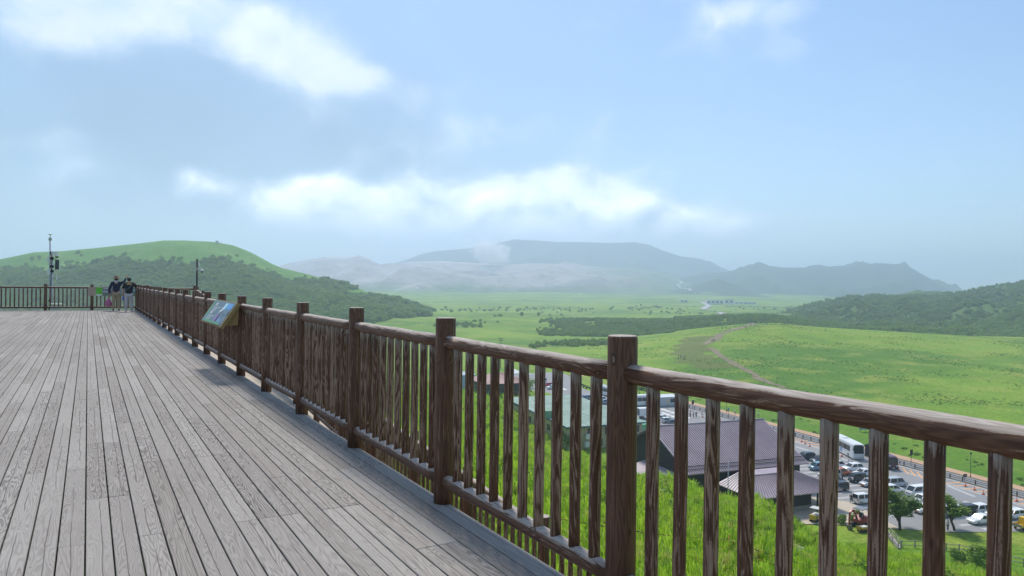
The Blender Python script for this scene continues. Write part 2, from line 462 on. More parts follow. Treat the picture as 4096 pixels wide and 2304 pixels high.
# ---------------------------------------------------------------- deck
def deck_mat():
    m, t = new_mat('weathered_deck_board')
    pos = t.n('ShaderNodeNewGeometry', out=0)
    pc = t.n('ShaderNodeAttribute', attribute_name='pc', out=1)
    cx, sd, _ = t.xyz(pc)
    x, y, z = t.xyz(pos)
    lx = t.m('SUBTRACT', x, cx)
    gy = t.m('ADD', y, t.m('MULTIPLY', sd, 37.0))
    sx = t.m('ADD', lx, t.m('MULTIPLY', t.m('SUBTRACT', t.m('FRACT', t.m('MULTIPLY', sd, 7.3)), .5), .05))
    v = t.comb(t.m('MULTIPLY', sx, 10.0), t.m('MULTIPLY', gy, .95), t.m('MULTIPLY', sd, 51.0))
    n = t.noise(v, 1.0, 2.0, .55, .35)
    wob = t.noise(t.comb(t.m('MULTIPLY', lx, 40.0), t.m('MULTIPLY', gy, 9.0), sd), 1.0, 2.0, .5)
    ph = t.m('ADD', t.m('MULTIPLY', n, t.m('MULTIPLY_ADD', t.m('FRACT', t.m('MULTIPLY', sd, 3.77)), 14.0, 9.0)), t.m('ADD', t.m('MULTIPLY', t.m('ABSOLUTE', sx), 46.0), t.m('MULTIPLY', wob, .45)))
    ring = t.m('MULTIPLY_ADD', t.m('SINE', t.m('MULTIPLY', ph, 6.283)), .5, .5)
    ring = t.m('MULTIPLY', t.m('POWER', ring, 1.5), t.m('MULTIPLY_ADD', t.m('FRACT', t.m('MULTIPLY', sd, 19.3)), .75, .35))
    fib = t.noise(t.comb(t.m('MULTIPLY', x, 320.0), t.m('MULTIPLY', gy, 5.0), sd), 1.0, 3.0, .6)
    patch = t.noise(t.comb(t.m('MULTIPLY', x, 9.0), t.m('MULTIPLY', gy, 1.3), sd), 1.0, 4.0, .6)
    tone = t.m('FRACT', t.m('MULTIPLY', sd, 13.7))
    light = t.mix(tone, (.325, .300, .276), (.385, .360, .334))
    light = t.mix(t.step(t.m('FRACT', t.m('MULTIPLY', sd, 29.1)), .62, 1.0, 0, .55), light, (.27, .24, .212))
    dark = t.mix(tone, (.100, .088, .079), (.160, .144, .131))
    c = t.mix(t.m('MULTIPLY', ring, t.step(patch, .25, .6, .35, .85)), light, dark)
    c = t.mix(t.step(fib, .45, .8, 0, .35), c, (.18, .148, .125))
    c = t.mix(t.step(patch, .58, .82, 0, .45), c, (.16, .13, .108))
    big = t.noise(pos, .45, 4.0, .6)
    c = t.mix(t.step(big, .35, .7, 0, .22), c, (.195, .163, .14))
    # drying checks near the heart of each board
    ck = t.m('ABSOLUTE', t.m('ADD', sx, t.m('MULTIPLY', t.m('SUBTRACT', t.noise(t.comb(0.0, t.m('MULTIPLY', gy, 1.7), sd), 1.0, 3.0), .5), .035)))
    ckm = t.m('MULTIPLY', t.step(ck, .0010, .0036, 1, 0), t.step(t.noise(t.comb(0.0, t.m('MULTIPLY', gy, .9), t.m('ADD', sd, 4.0)), 1.0, 2.0), .38, .50))
    c = t.mix(t.m('MULTIPLY', ckm, .85), c, (.07, .06, .055))
    sy_ = t.m('MULTIPLY', t.m('SUBTRACT', t.m('FRACT', t.m('MULTIPLY', t.m('ADD', y, 100.79), 1.0101)), .5), .99)
    sc_ = t.n('ShaderNodeVectorMath', {0: t.comb(t.m('SUBTRACT', t.m('ABSOLUTE', lx), .045), sy_, 0.0)}, operation='LENGTH', out=1)
    c = t.mix(t.step(sc_, .0035, .0060, .85, 0), c, (.055, .05, .048))
    h = t.m('SUBTRACT', t.m('SUBTRACT', t.m('MULTIPLY', fib, .5), t.m('MULTIPLY', ring, .5)), t.m('MULTIPLY', ckm, 2.0))
    finish(t, c, .82, bump=h, bstr=.35, bdist=.002, spec=.25)
    return m
DECKM = deck_mat()
DARKW = paint((.05, .036, .028), .85, name='dark_joist_wood')
PITCH, GAP, THK = .139, .0075, .038
EDGE_X, DECK_Y0, DECK_Y1 = 2.225, -4.0, 42.46
sub = MB()
yy = DECK_Y0+.2
while yy < DECK_Y1:
    sub.box((-3.4, yy, -THK-.075), (11.1, .07, .14)); yy += .99
for k in range(6): sub.box((EDGE_X-.25-k*2.1, (DECK_Y0+DECK_Y1)/2, -THK-.25), (.14, DECK_Y1-DECK_Y0-.2, .2))
yy = DECK_Y0+1
while yy < DECK_Y1:
    for k in range(6): sub.box((EDGE_X-.25-k*2.1, yy, -1.75), (.13, .13, 2.8))
    yy += 3.96
deck = struct(sub.obj('deck', DARKW), 'large weathered timber viewing deck')
rng = random.Random(3)
planks = []
nrow = 79
for r in range(nrow):
    x1 = EDGE_X-r*PITCH; xc = x1-PITCH/2
    y = DECK_Y0
    first = True
    while y < DECK_Y1-.01:
        L = rng.choice((1.98, 3.96, 3.96, 3.96)) if not first else rng.choice((.99, 1.98, 2.97, 3.96))
        first = False
        ye = min(DECK_Y1, y+L)
        if DECK_Y1-ye < .6: ye = DECK_Y1
        planks.append((xc, y, ye)); y = ye
def plank_geo(mb, xc, y0, y1):
    mb.box((xc, (y0+y1)/2, -THK/2+rng.uniform(-.0012, .0012)), (PITCH-GAP-rng.uniform(0, .0025), y1-y0-.003, THK), bev=.0028)
def set_pc(me, vals):
    at = me.attributes.new('pc', 'FLOAT_VECTOR', 'POINT'); at.data.foreach_set('vector', vals)
def screen_size(xc, y0, y1):
    ym = (y0+y1)/2; best = 0
    for yq in (y0, ym, y1):
        dep = xc*_f.x+yq*_f.y
        if dep < .8: continue
        px = 2048+FPX*(xc*_r.x+yq*_r.y)/dep
        py = 1152+FPX*EYE/dep
        if -150 < px < 3000 and py < 2500: best = max(best, (y1-y0)*PITCH/dep/dep/dep)
    return best
order = sorted(planks, key=lambda p: -screen_size(*p))
rest = MB(); rest_vals = []
for i, p in enumerate(order):
    sd = rng.random()
    if i < 298:
        mb = MB(); plank_geo(mb, *p)
        me = mb.mesh('plank'); set_pc(me, [c for _ in mb.v for c in (p[0], sd, 0.0)])
        link('plank', me, DECKM, deck)
    else:
        n0 = len(rest.v); plank_geo(rest, *p)
        rest_vals += [c for _ in range(len(rest.v)-n0) for c in (p[0], sd, 0.0)]
me = rest.mesh('planks'); set_pc(me, rest_vals)
stuff(link('planks', me, DECKM, deck))

# ---------------------------------------------------------------- round-pole railings
def rail_mat():
    m, t = new_mat('worn_brown_stain')
    obc = t.n('ShaderNodeTexCoord', out=3)
    rnd = t.n('ShaderNodeObjectInfo', out=5)
    nrm = t.n('ShaderNodeNewGeometry', out=1)
    up = t.xyz(nrm)[2]
    off = t.comb(t.m('MULTIPLY', rnd, 31.0), t.m('MULTIPLY', rnd, 17.0), t.m('MULTIPLY', rnd, 53.0))
    p = t.vm('ADD', obc, off)
    ox, oy, oz = t.xyz(obc)
    # growth rings cut lengthwise: flame figures
    v = t.mul3(p, (17.0, 17.0, 1.5))
    n = t.noise(v, 1.0, 2.0, .5, .5)
    fig = t.m('MULTIPLY_ADD', t.m('SINE', t.m('MULTIPLY', n, 62.0)), .5, .5)
    streak = t.noise(t.mul3(p, (190.0, 190.0, 5.0)), 1.0, 4.0, .65)
    wear = t.noise(t.mul3(p, (46.0, 46.0, 1.5)), 1.0, 5.0, .62)
    fleck = t.noise(t.mul3(p, (260.0, 260.0, 70.0)), 1.0, 3.0, .6)
    amount = t.m('MULTIPLY_ADD', t.m('FRACT', t.m('MULTIPLY', rnd, 9.7)), .24, -.15)
    thin = t.n('ShaderNodeAttribute', attribute_type='OBJECT', attribute_name='wear', out=2)
    w_ = t.m('ADD', t.m('ADD', wear, amount), t.m('ADD', thin, t.m('MULTIPLY', t.m('SUBTRACT', streak, .5), .70)))
    w_ = t.m('ADD', w_, t.m('MULTIPLY', t.m('SUBTRACT', fig, .5), .20))
    w_ = t.m('ADD', w_, t.m('MULTIPLY', t.step(up, .30, .80), .50))
    w_ = t.m('ADD', w_, t.m('MULTIPLY', t.m('SUBTRACT', fleck, .5), .30))
    bare = t.step(w_, .54, .66)
    stain = t.mix(fig, (.088, .041, .025), (.155, .077, .047))
    stain = t.mix(t.step(streak, .4, .8, 0, .5), stain, (.17, .10, .068))
    wood = t.mix(fig, (.31, .205, .145), (.42, .295, .22))
    wood = t.mix(t.step(up, .3, .9, 0, .85), wood, t.mix(fig, (.48, .43, .39), (.66, .61, .56)))
    wood = t.mix(t.m('MULTIPLY', t.step(streak, .45, .75, 0, .55), t.step(up, .2, .8, 1, .45)), wood, (.20, .135, .10))
    # knots
    vn = t.n('ShaderNodeTexVoronoi', {'Vector': t.mul3(p, (9.0, 9.0, 4.4)), 'Scale': 1.0, 'Randomness': 1.0}, out=None)
    kd = vn.outputs[0]; kc = t.xyz(vn.outputs[1])[0]
    kn = t.m('MULTIPLY', t.step(kd, .06, .10, 1, 0), t.step(kc, .62, .66))
    kr = t.m('MULTIPLY', t.step(kd, .10, .16, 1, 0), t.step(kc, .62, .66))
    c = t.mix(t.m('MULTIPLY', bare, .80), stain, wood)
    c = t.mix(t.m('MULTIPLY', kr, .8), c, (.035, .018, .011))
    c = t.mix(t.m('MULTIPLY', kn, .75), c, (.26, .18, .13))
    # one long drying check down the pole
    ang = t.m('ARCTAN2', oy, ox)
    wv = t.m('MULTIPLY', t.m('SUBTRACT', t.noise(t.comb(rnd, 0.0, t.m('MULTIPLY', oz, 2.2)), 1.0, 3.0), .5), .9)
    ck = t.m('ABSOLUTE', t.m('ADD', ang, t.m('ADD', wv, t.m('MULTIPLY_ADD', rnd, 2.4, .6))))
    ckm = t.m('MULTIPLY', t.step(ck, .012, .035, 1, 0), t.step(t.m('FRACT', t.m('MULTIPLY', rnd, 5.3)), .3, .31))
    c = t.mix(t.m('MULTIPLY', ckm, .9), c, (.008, .006, .005))
    h = t.m('SUBTRACT', t.m('ADD', t.m('MULTIPLY', bare, -.4), t.m('MULTIPLY', streak, .6)), t.m('MULTIPLY', ckm, 2.0))
    finish(t, c, t.m('MULTIPLY_ADD', bare, .3, .48), bump=h, bstr=.35, bdist=.004, spec=.18)
    return m
RAILW = rail_mat()
POST_H, POST_R, RAIL_R, BAL_R, TOPZ, LOWZ = 1.318, .0715, .0465, .030, 1.14, .158
def post_mesh(h=POST_H, r=POST_R):
    mb = MB()
    prof = [(r*1.0, -.02), (r*1.012, h*.3), (r, h*.65), (r*.995, h-.012), (r*.95, h-.004), (r*.90, h)]
    mb.lathe((0, 0, 0), prof, 24)
    return mb.mesh('post')
POST_MESHES = [post_mesh(POST_H+d) for d in (-.006, .004, 0.0)]
def bar_mesh(L, r, seg=18, name='bar', n=7, seed=1):
    """slightly uneven round pole along local Z"""
    rg = random.Random(seed); mb = MB()
    pts = [(rg.uniform(-1, 1)*r*.05, rg.uniform(-1, 1)*r*.05, L*i/n) for i in range(n+1)]
    mb.tube(pts, [r*rg.uniform(.965, 1.03) for _ in pts], seg)
    return mb.mesh(name)
_bars = {}
def bar_obj(name, a, b, r, parent, wear, seed, seg=18, n=7):
    a = Vector(a); b = Vector(b); L = (b-a).length
    key = (name, round(L, 3), r, seed)
    if key not in _bars:
        _bars[key] = bar_mesh(L, r, seg, name, n, seed); _bars[key].materials.append(RAILW)
    o = link(name, _bars[key], None, parent, a)
    o.rotation_mode = 'QUATERNION'
    q = (b-a).to_track_quat('Z', 'Y')
    o.rotation_quaternion = q
    o['wear'] = wear
    return o
for pm in POST_MESHES: pm.materials.append(RAILW)
def railing(label, posts, group, nb=10, base=(0, 0, 0), skip_last_post=False, close=()):
    """posts: deck points in order; a bay of rails and balusters between each pair"""
    rg = random.Random(len(posts)*7+int(posts[0][0]*3))
    root = thing('railing', label, 'railing', posts[0], 0, group)
    o = Vector(posts[0])
    P = [Vector(p)-o for p in posts]
    for i, p in enumerate(P):
        if skip_last_post and i == len(P)-1: break
        ob = link('post', rg.choice(POST_MESHES), None, root, p, rg.uniform(0, 6.28))
        ob.rotation_euler = (rg.uniform(-.005, .005), rg.uniform(-.006, .004), rg.uniform(0, 6.28))
        ob['wear'] = -.07
    for i in range(len(P)-1):
        a, b = P[i], P[i+1]; d = b-a
        h = Vector((d.x, d.y, 0)).normalized()*POST_R*.55
        up = Vector((0, 0, 1))
        bar_obj('top_rail', a+h+up*TOPZ, b-h+up*TOPZ, RAIL_R, root, -.055, i % 4, 20)
        bar_obj('bottom_rail', a+h+up*LOWZ, b-h+up*LOWZ, RAIL_R, root, -.09, 4+i % 4, 20)
        for k in range(nb):
            q = a+d*(.105+.0878*k)
            ob = bar_obj('baluster', q+up*(LOWZ+.01), q+up*(TOPZ-.01), BAL_R, root, .075, 10+rg.randrange(5), 14, 5)
            ob.rotation_quaternion = ob.rotation_quaternion @ Vector((0, 0, 1)).rotation_difference(Vector((0, 0, 1)))
            ob.rotation_mode = 'XYZ'; ob.rotation_euler = (0, 0, rg.uniform(0, 6.28))
    return root
FX, Y1, SP = 2.2, 2.703, 1.982
main_posts = [(FX, Y1-4.03, 0), (FX, Y1-2.045, 0)]+[(FX, Y1+SP*k, 0) for k in range(0, 21)]
railing('long brown railing of round timber poles along the right edge of the deck', main_posts, None)
YF = main_posts[-1][1]
railing('brown timber railing closing the far end of the deck', [(FX, YF, 0)]+[(.19-1.985*k, YF, 0) for k in range(0, 5)], None)
# ramp running down outside the deck, with its own railing
RX0, RX1 = EDGE_X+.08, 4.85
rz_ = lambda y: -.0766*(39.9-y)
rmp = MB()
ys = [-6, 40.2]
rmp.add([(RX0, ys[0], rz_(ys[0])), (RX1, ys[0], rz_(ys[0])), (RX1, ys[1], rz_(39.9)), (RX0, ys[1], rz_(39.9)),
         (RX0, ys[0], rz_(ys[0])-.3), (RX1, ys[0], rz_(ys[0])-.3), (RX1, ys[1], -.3), (RX0, ys[1], -.3)],
        [(0, 1, 2, 3), (7, 6, 5, 4), (0, 4, 5, 1), (1, 5, 6, 2), (2, 6, 7, 3), (3, 7, 4, 0)])
def sand_mat():
    m, t = new_mat('pale_paving')
    pos = t.n('ShaderNodeNewGeometry', out=0)
    n = t.noise(pos, 1.2, 5.0, .6); f = t.noise(pos, 40.0, 3.0, .6)
    y = t.xyz(pos)[1]
    j = t.step(t.m('ABSOLUTE', t.m('SUBTRACT', t.m('FRACT', t.m('MULTIPLY', y, 1.0)), .5)), .47, .49)
    c = t.mix(n, (.46, .39, .30), (.60, .53, .43))
    c = t.mix(t.step(f, .5, .8, 0, .3), c, (.33, .28, .22))
    c = t.mix(t.m('MULTIPLY', j, .45), c, (.25, .21, .17))
    finish(t, c, .9, bump=f, bstr=.3, bdist=.004)
    return m
SAND = sand_mat()
struct(rmp.obj('ramp', SAND), 'pale ramp sloping down beside the deck')
ramp_posts = [(4.7, 9.19+1.982*k, rz_(9.19+1.982*k)) for k in range(-7, 15)]+[(4.7, 39.0, rz_(39.0))]
railing('lower brown railing descending on the outer side of the ramp', ramp_posts, None)
railing('short brown railing across the top of the ramp', [(4.7, 40.05, 0), (2.55, 40.05, 0)], None)
# ---------------------------------------------------------------- information board on the railing
def canvas(o, u, v): return lambda a, b, n=0.0: o+u*a+v*b+u.cross(v).normalized()*n
WHITE = paint((.80, .80, .78), .55, name='white_paint')
TIMBER = paint((.30, .21, .085), .75, 0, .25, 6.0, name='pale_timber')
def flat_poly(name, cv, pts, n, mat, parent, th=.002):
    """thin raised print: polygon in board coordinates"""
    mb = MB(); k = len(pts)
    vs = [cv(a, b, n) for a, b in pts]+[cv(a, b, n-th) for a, b in pts]
    mb.add(vs, [tuple(range(k)), tuple(range(2*k-1, k-1, -1))]+[(i, k+i, k+(i+1) % k, (i+1) % k) for i in range(k)])
    return mb.obj(name, mat, parent)
def rect(a0, b0, a1, b1): return [(a0, b0), (a1, b0), (a1, b1), (a0, b1)]
bo = thing('information_board', 'tilted information board with volcano diagram mounted on the railing', 'sign', (2.0, 13.2, .82))
inv = Vector((2.0, 13.2, .82))
A = Vector((1.80, 14.40, .825))-inv; Bv = Vector((1.80, 12.14, .825))-inv; C = Vector((2.06, 12.14, 1.215))-inv
U = Bv-A; V = C-Bv                      # u towards the viewer (right in the photo), v up the slope
NB = U.cross(V).normalized()
cv = canvas(A, U, V)
mb = MB(); q = [A, A+U, A+U+V, A+V]; dn = NB*-.055
mb.add(q+[p+dn for p in q], [(0, 1, 2, 3), (7, 6, 5, 4), (0, 4, 5, 1), (1, 5, 6, 2), (2, 6, 7, 3), (3, 7, 4, 0)])
mb.obj('frame', TIMBER, bo)
for s_ in (.03, .93):
    mb = MB()
    tri = [A+U*s_+V*.12+dn*1.01, A+U*s_+V*.97+dn*1.01, Vector(((A+U*s_+V).x, (A+U*s_).y, (A+V*.12).z-.02))]
    tri[2].x = .075
    t2 = [p+U*.04 for p in tri]
    mb.add(tri+t2, [(0, 1, 2), (5, 4, 3), (0, 3, 4, 1), (1, 4, 5, 2), (2, 5, 3, 0)])
    mb.obj('bracket', TIMBER, bo)
SLATE = paint((.075, .12, .14), .35, 0, .12, name='slate_print')
panel = flat_poly('panel', cv, rect(.025, .04, .965, .96), .004, SLATE, bo)
flat_poly('side_stripe', cv, rect(.025, .22, .11, .96), .006, paint((.10, .30, .12), .4), panel)
flat_poly('sky_picture', cv, [(.60, .62), (.94, .50), (.94, .90), (.62, .90)], .006, paint((.10, .32, .66), .4), panel)
flat_poly('sky_picture', cv, [(.60, .62), (.70, .66), (.72, .90), (.62, .90)], .008, paint((.50, .78, .85), .4), panel)
flat_poly('ridge_picture', cv, [(.70, .60), (.79, .70), (.84, .62), (.89, .72), (.94, .56), (.94, .45), (.7, .45)], .010, SLATE, panel)
for a_, b_, r_ in ((.60, .55, .045), (.645, .60, .05), (.625, .67, .04), (.60, .48, .025)):
    flat_poly('smoke_picture', cv, [(a_+r_*.6*cos(k*pi/5), b_+r_*1.3*sin(k*pi/5)) for k in range(10)], .011+a_*.002, WHITE, panel)
flat_poly('magma_picture', cv, [(.575, .12), (.635, .12), (.64, .42), (.585, .42)], .012, paint((.42, .16, .50), .4), panel)
flat_poly('lake_picture', cv, [(.70, .15), (.86, .12), (.84, .30), (.78, .26), (.74, .38)], .007, paint((.12, .24, .48), .4), panel)
rg = random.Random(5)
GRN = paint((.10, .34, .14), .45)
for k in range(9):
    a_ = .17+k*.085
    flat_poly('grass_picture', cv, [(a_-.06, .045), (a_+.06, .045), (a_+.05, .10+rg.random()*.05), (a_+.01, .12+rg.random()*.08), (a_-.04, .09)], .006+k*.0007, GRN, panel)
INK = paint((.62, .66, .68), .5)
for b0 in (.74, .38):
    for k in range(3):                                           # heading strokes
        a_ = .19+k*.036
        flat_poly('heading', cv, [(a_, b0), (a_+.022, b0), (a_+.030, b0+.12), (a_+.008, b0+.12)], .007, WHITE, panel)
    for k in range(5):
        ln = (.36, .30, .22, .21, .19)[k]
        flat_poly('text_line', cv, rect(.17, b0-.06-k*.042, .17+ln, b0-.045-k*.042), .007, INK, panel)
# ---------------------------------------------------------------- sign along the far railing
fo = thing('information_board', 'long low sign with green and grey panels on the far railing', 'sign', (1.2, YF-.15, .7))
def far_panel(name, x0, x1, z0, z1, mat, y=0.0, tilt=.10):
    mb = MB(); z0 -= .7; z1 -= .7; x0 -= 1.2; x1 -= 1.2
    f = [(x0, y-tilt, z0), (x1, y-tilt, z0), (x1, y, z1), (x0, y, z1)]
    bk = [(p[0], p[1]+.03, p[2]) for p in f]
    mb.add(f+bk, [(0, 1, 2, 3), (7, 6, 5, 4), (0, 4, 5, 1), (1, 5, 6, 2), (2, 6, 7, 3), (3, 7, 4, 0)])
    return mb.obj(name, mat, fo)
far_panel('panel', .02, .34, .74, 1.17, paint((.42, .30, .22), .6))
gp = far_panel('panel', .36, .63, .755, 1.165, paint((.12, .52, .035), .55))
far_panel('white_band', .362, .628, .755, .815, WHITE, -.085, .018)
gy_ = far_panel('panel', .65, 1.30, .80, 1.16, paint((.16, .155, .155), .5))
far_panel('panel', 1.31, 2.11, .80, 1.15, paint((.22, .30, .30), .45))
far_panel('green_band', .64, 2.11, .735, .795, paint((.09, .22, .10), .6), -.09, .02)
far_panel('ridge_picture', 1.72, 2.10, .81, .93, paint((.18, .17, .15), .6), -.072, .035)
far_panel('sky_picture', 1.72, 2.10, .94, 1.10, paint((.35, .55, .52), .5), -.03, .045)
for row, n_ in ((1.085, 9), (.925, 4)):
    for k in range(n_):
        x_ = .69+k*.052
        if k in (5, 7): continue
        far_panel('letter', x_, x_+.036, row, row+.045, WHITE, -.022-(1.13-row)*.27, .013)
for k in range(7): far_panel('text_line', .68, .68+.5*(1-.08*(k % 3)), 1.05-k*.018 if k < 4 else .895-(k-4)*.018, 1.055-k*.018 if k < 4 else .900-(k-4)*.018, INK, -.03-(k*.005 if k < 4 else .06), .002)

# ---------------------------------------------------------------- camera and antenna poles
GALV = paint((.45, .47, .48), .45, .6, name='galvanised')
BLACK = paint((.015, .016, .018), .5, name='black_metal')
PLASTIC = paint((.74, .76, .76), .4, name='white_plastic')
def dome_camera(parent, c, r, name='dome_camera'):
    MB().lathe(c, [(r*.3, r*1.0), (r*.9, r*.75), (r, r*.1), (r*.98, -r*.25)], 14).obj(name, PLASTIC, parent)
    MB().ball((c[0], c[1], c[2]-r*.3), (r*.82, r*.82, r*.75), 12, 8).obj('camera_lens', BLACK, parent)
pb = at_depth(197.8, 1240, 38.0)
gz = ground_z(pb.x, pb.y)
pk = 38.0/FPX
po = thing('antenna_mast', 'grey steel mast carrying cameras and antenna boxes behind the far railing', 'mast', (pb.x, pb.y, gz))
zz = lambda py: at_depth(197.8, py, 38.0).z-gz
xo = lambda zx: (zx-210)*.2277*pk                       # offsets along the far railing
zq = lambda zy: zz(920+zy*.2277)
MB().tube([(0, 0, 0), (0, 0, zq(135))], .034, 12).obj('pole', GALV, po)
MB().tube([(xo(240), .05, 0), (xo(240), .05, zq(372))], .05, 12).obj('pole', GALV, po)
MB().lathe((0, 0, zq(185)), [(.06, 0), (.075, .03), (.075, zq(140)-zq(185)), (.06, zq(132)-zq(185))], 12).obj('collar', GALV, po)
MB().tube([(0, 0, zq(135)), (0, 0, zq(80))], .016, 8).obj('tip', GALV, po)
MB().lathe((0, 0, zq(82)), [(.02, -.02), (.085, .0), (.08, .03), (.05, .055), (.015, .07)], 14).obj('antenna_dome', PLASTIC, po)
def slab(name, z0x, z1x, z0y, z1y, mat, yo=-.06, th=.06, rz=0.0):
    return MB().box((xo((z0x+z1x)/2), yo, (zq(z0y)+zq(z1y))/2), (abs(xo(z1x)-xo(z0x)), th, abs(zq(z0y)-zq(z1y))), rz, .006).obj(name, mat, po)
slab('camera_housing', 218, 330, 378, 432, PLASTIC, -.1, .14)
slab('camera_visor', 212, 232, 378, 436, BLACK, -.1, .15)
dome_camera(po, (xo(313), -.12, zq(455)), abs(xo(313)-xo(346)))
MB().tube([(xo(240), .02, zq(520)), (xo(313), -.1, zq(500))], .018, 8).obj('arm', BLACK, po)
slab('antenna_box', 165, 208, 480, 568, PLASTIC, -.1, .07)
slab('antenna_box', 168, 215, 680, 782, PLASTIC, -.1, .07)
slab('solar_panel', 286, 352, 520, 692, paint((.05, .055, .065), .25), -.02, .03)
slab('panel_rim', 346, 356, 518, 695, PLASTIC, -.02, .036)
slab('antenna_box', 303, 325, 790, 880, PLASTIC, -.02, .04)
MB().tube([(xo(250), .03, zq(850)), (xo(310), -.01, zq(850))], .012, 6).obj('arm', BLACK, po)
for zy in (495, 640, 720): slab('clamp', 205, 268, zy-22, zy+22, BLACK, -.02, .12)
for zy in (1240, 1380): slab('junction_box', 196, 224, zy-22, zy+22, BLACK, -.06, .08)
MB().tube([(xo(240), -.02, zq(790)), (xo(252), -.04, zq(950)), (xo(262), -.05, zq(1100)), (xo(280), -.02, zq(1200)), (xo(262), .0, zq(1330))], .012, 6).obj('cable', PLASTIC, po)
MB().tube([(xo(225), -.02, zq(560)), (xo(238), -.07, zq(660)), (xo(228), -.04, zq(800)), (xo(215), -.05, zq(1220))], .010, 6).obj('cable', BLACK, po)
for i, (z0, z1) in enumerate(((232, 340), (348, 430))):
    c = at_depth(150+(z0+z1)/2*.2277, 1240, 37.6)
    g0 = ground_z(c.x, c.y); zt = at_depth(200, 920+1308*.2277, 37.6).z
    co = thing('equipment_cabinet', ('wider' if i == 0 else 'narrower')+' white equipment cabinet at the foot of the antenna mast', 'cabinet', (c.x, c.y, g0), 0, 'white cabinets at the mast foot')
    wd = (z1-z0)*.2277*pk*.97
    MB().box((0, 0, (zt-g0)/2), (wd, .4, zt-g0), 0, .015).obj('body', PLASTIC, co)
    MB().box((0, -.02, zt-g0+.02), (wd*1.05, .48, .035), 0, .008).obj('lid', WHITE, co)
    for k in range(7): MB().box((-wd*.4+wd*.8*k/6, -.203, zt-g0-.42), (wd*.05, .008, .22)).obj('vent_slot', paint((.2, .2, .2), .6), co)
cb = at_depth(787.5, 1140, 37.6); gz = ground_z(cb.x, cb.y)
co = thing('camera_pole', 'black pole with a white dome camera behind the ramp railing', 'pole', (cb.x, cb.y, gz))
h2 = at_depth(788, 1037, 37.6).z-gz
MB().tube([(0, 0, 0), (0, 0, h2)], .042, 12).obj('pole', BLACK, co)
MB().lathe((0, 0, h2), [(.043, -.01), (.043, .01), (.03, .02)], 12).obj('cap', BLACK, co)
for dz_ in (.47, .55): MB().lathe((0, 0, h2-dz_), [(.046, -.015), (.047, .015)], 12).obj('clamp', PLASTIC, co)
MB().tube([(.04, 0, h2-.49), (.2, -.02, h2-.46), (.235, -.02, h2-.47), (.235, -.02, h2-.52)], .018, 8).obj('arm', PLASTIC, co)
dome_camera(co, (.235, -.02, h2-.60), .085)
MB().box((.10, 0, h2-.23), (.07, .05, .11), 0, .008).obj('junction_box', PLASTIC, co)
MB().tube([(.1, 0, h2-.28), (.1, -.01, h2-.36), (.06, 0, h2-.47)], .014, 6).obj('cable', PLASTIC, co)

# ---------------------------------------------------------------- the couple at the far railing
def skin(name, joints, bones, mat, parent, sub=2, smooth=True):
    """one continuous surface grown round a skeleton: joints {key: (x, y, z, rx, ry)}"""
    keys = list(joints); me = bpy.data.meshes.new(name)
    me.from_pydata([joints[k][:3] for k in keys], [(keys.index(a), keys.index(b)) for a, b in bones], [])
    o = bpy.data.objects.new(name, me); COL.objects.link(o)
    md = o.modifiers.new('skin', 'SKIN'); md.use_smooth_shade = True
    for i, k in enumerate(keys):
        sv = me.skin_vertices[0].data[i]; j = joints[k]
        sv.radius = (j[3], j[4] if len(j) > 4 else j[3]); sv.use_root = (i == 0)
    s2 = o.modifiers.new('sub', 'SUBSURF'); s2.levels = s2.render_levels = sub
    dg = bpy.context.evaluated_depsgraph_get(); dg.update()
    m2 = bpy.data.meshes.new_from_object(o.evaluated_get(dg)); m2.name = name
    bpy.data.objects.remove(o)
    m2.materials.clear()
    m2.polygons.foreach_set('use_smooth', [True]*len(m2.polygons))
    return link(name, m2, mat, parent)
def chain(*k): return list(zip(k, k[1:]))
SKINM = paint((.50, .28, .18), .55, 0, .1, name='skin_tone')
HAIR = paint((.012, .010, .010), .55, 0, .3, 20, name='black_hair')
def cloth(c): return paint(c, .85, 0, .22, 9.0)
def hand(J, Bn, wrist, tip, spread, pre):
    """palm and five curled fingers as skeleton chains"""
    w_, d = Vector(wrist), (Vector(tip)-Vector(wrist)).normalized()
    side = d.cross(Vector((0, 1, 0))).normalized() if abs(d.y) < .9 else Vector((1, 0, 0))
    J[pre+'palm'] = (*(w_+d*.05), .030, .020); Bn.append((pre+'wr', pre+'palm'))
    for i in range(4):
        s_ = (i-1.5)*.020*spread; ln = (.06, .075, .07, .055)[i]
        J[pre+'k%d' % i] = (*(w_+d*.09+side*s_), .010); J[pre+'m%d' % i] = (*(w_+d*(.09+ln*.55)+side*s_*1.2+Vector((0, .012, 0))), .009)
        J[pre+'t%d' % i] = (*(w_+d*(.09+ln)+side*s_*1.3+Vector((0, .03, 0))), .008)
        Bn += [(pre+'palm', pre+'k%d' % i), (pre+'k%d' % i, pre+'m%d' % i), (pre+'m%d' % i, pre+'t%d' % i)]
    J[pre+'th'] = (*(w_+d*.05-side*.045), .011); J[pre+'tt'] = (*(w_+d*.085-side*.062+Vector((0, .01, 0))), .009)
    Bn += [(pre+'palm', pre+'th'), (pre+'th', pre+'tt')]
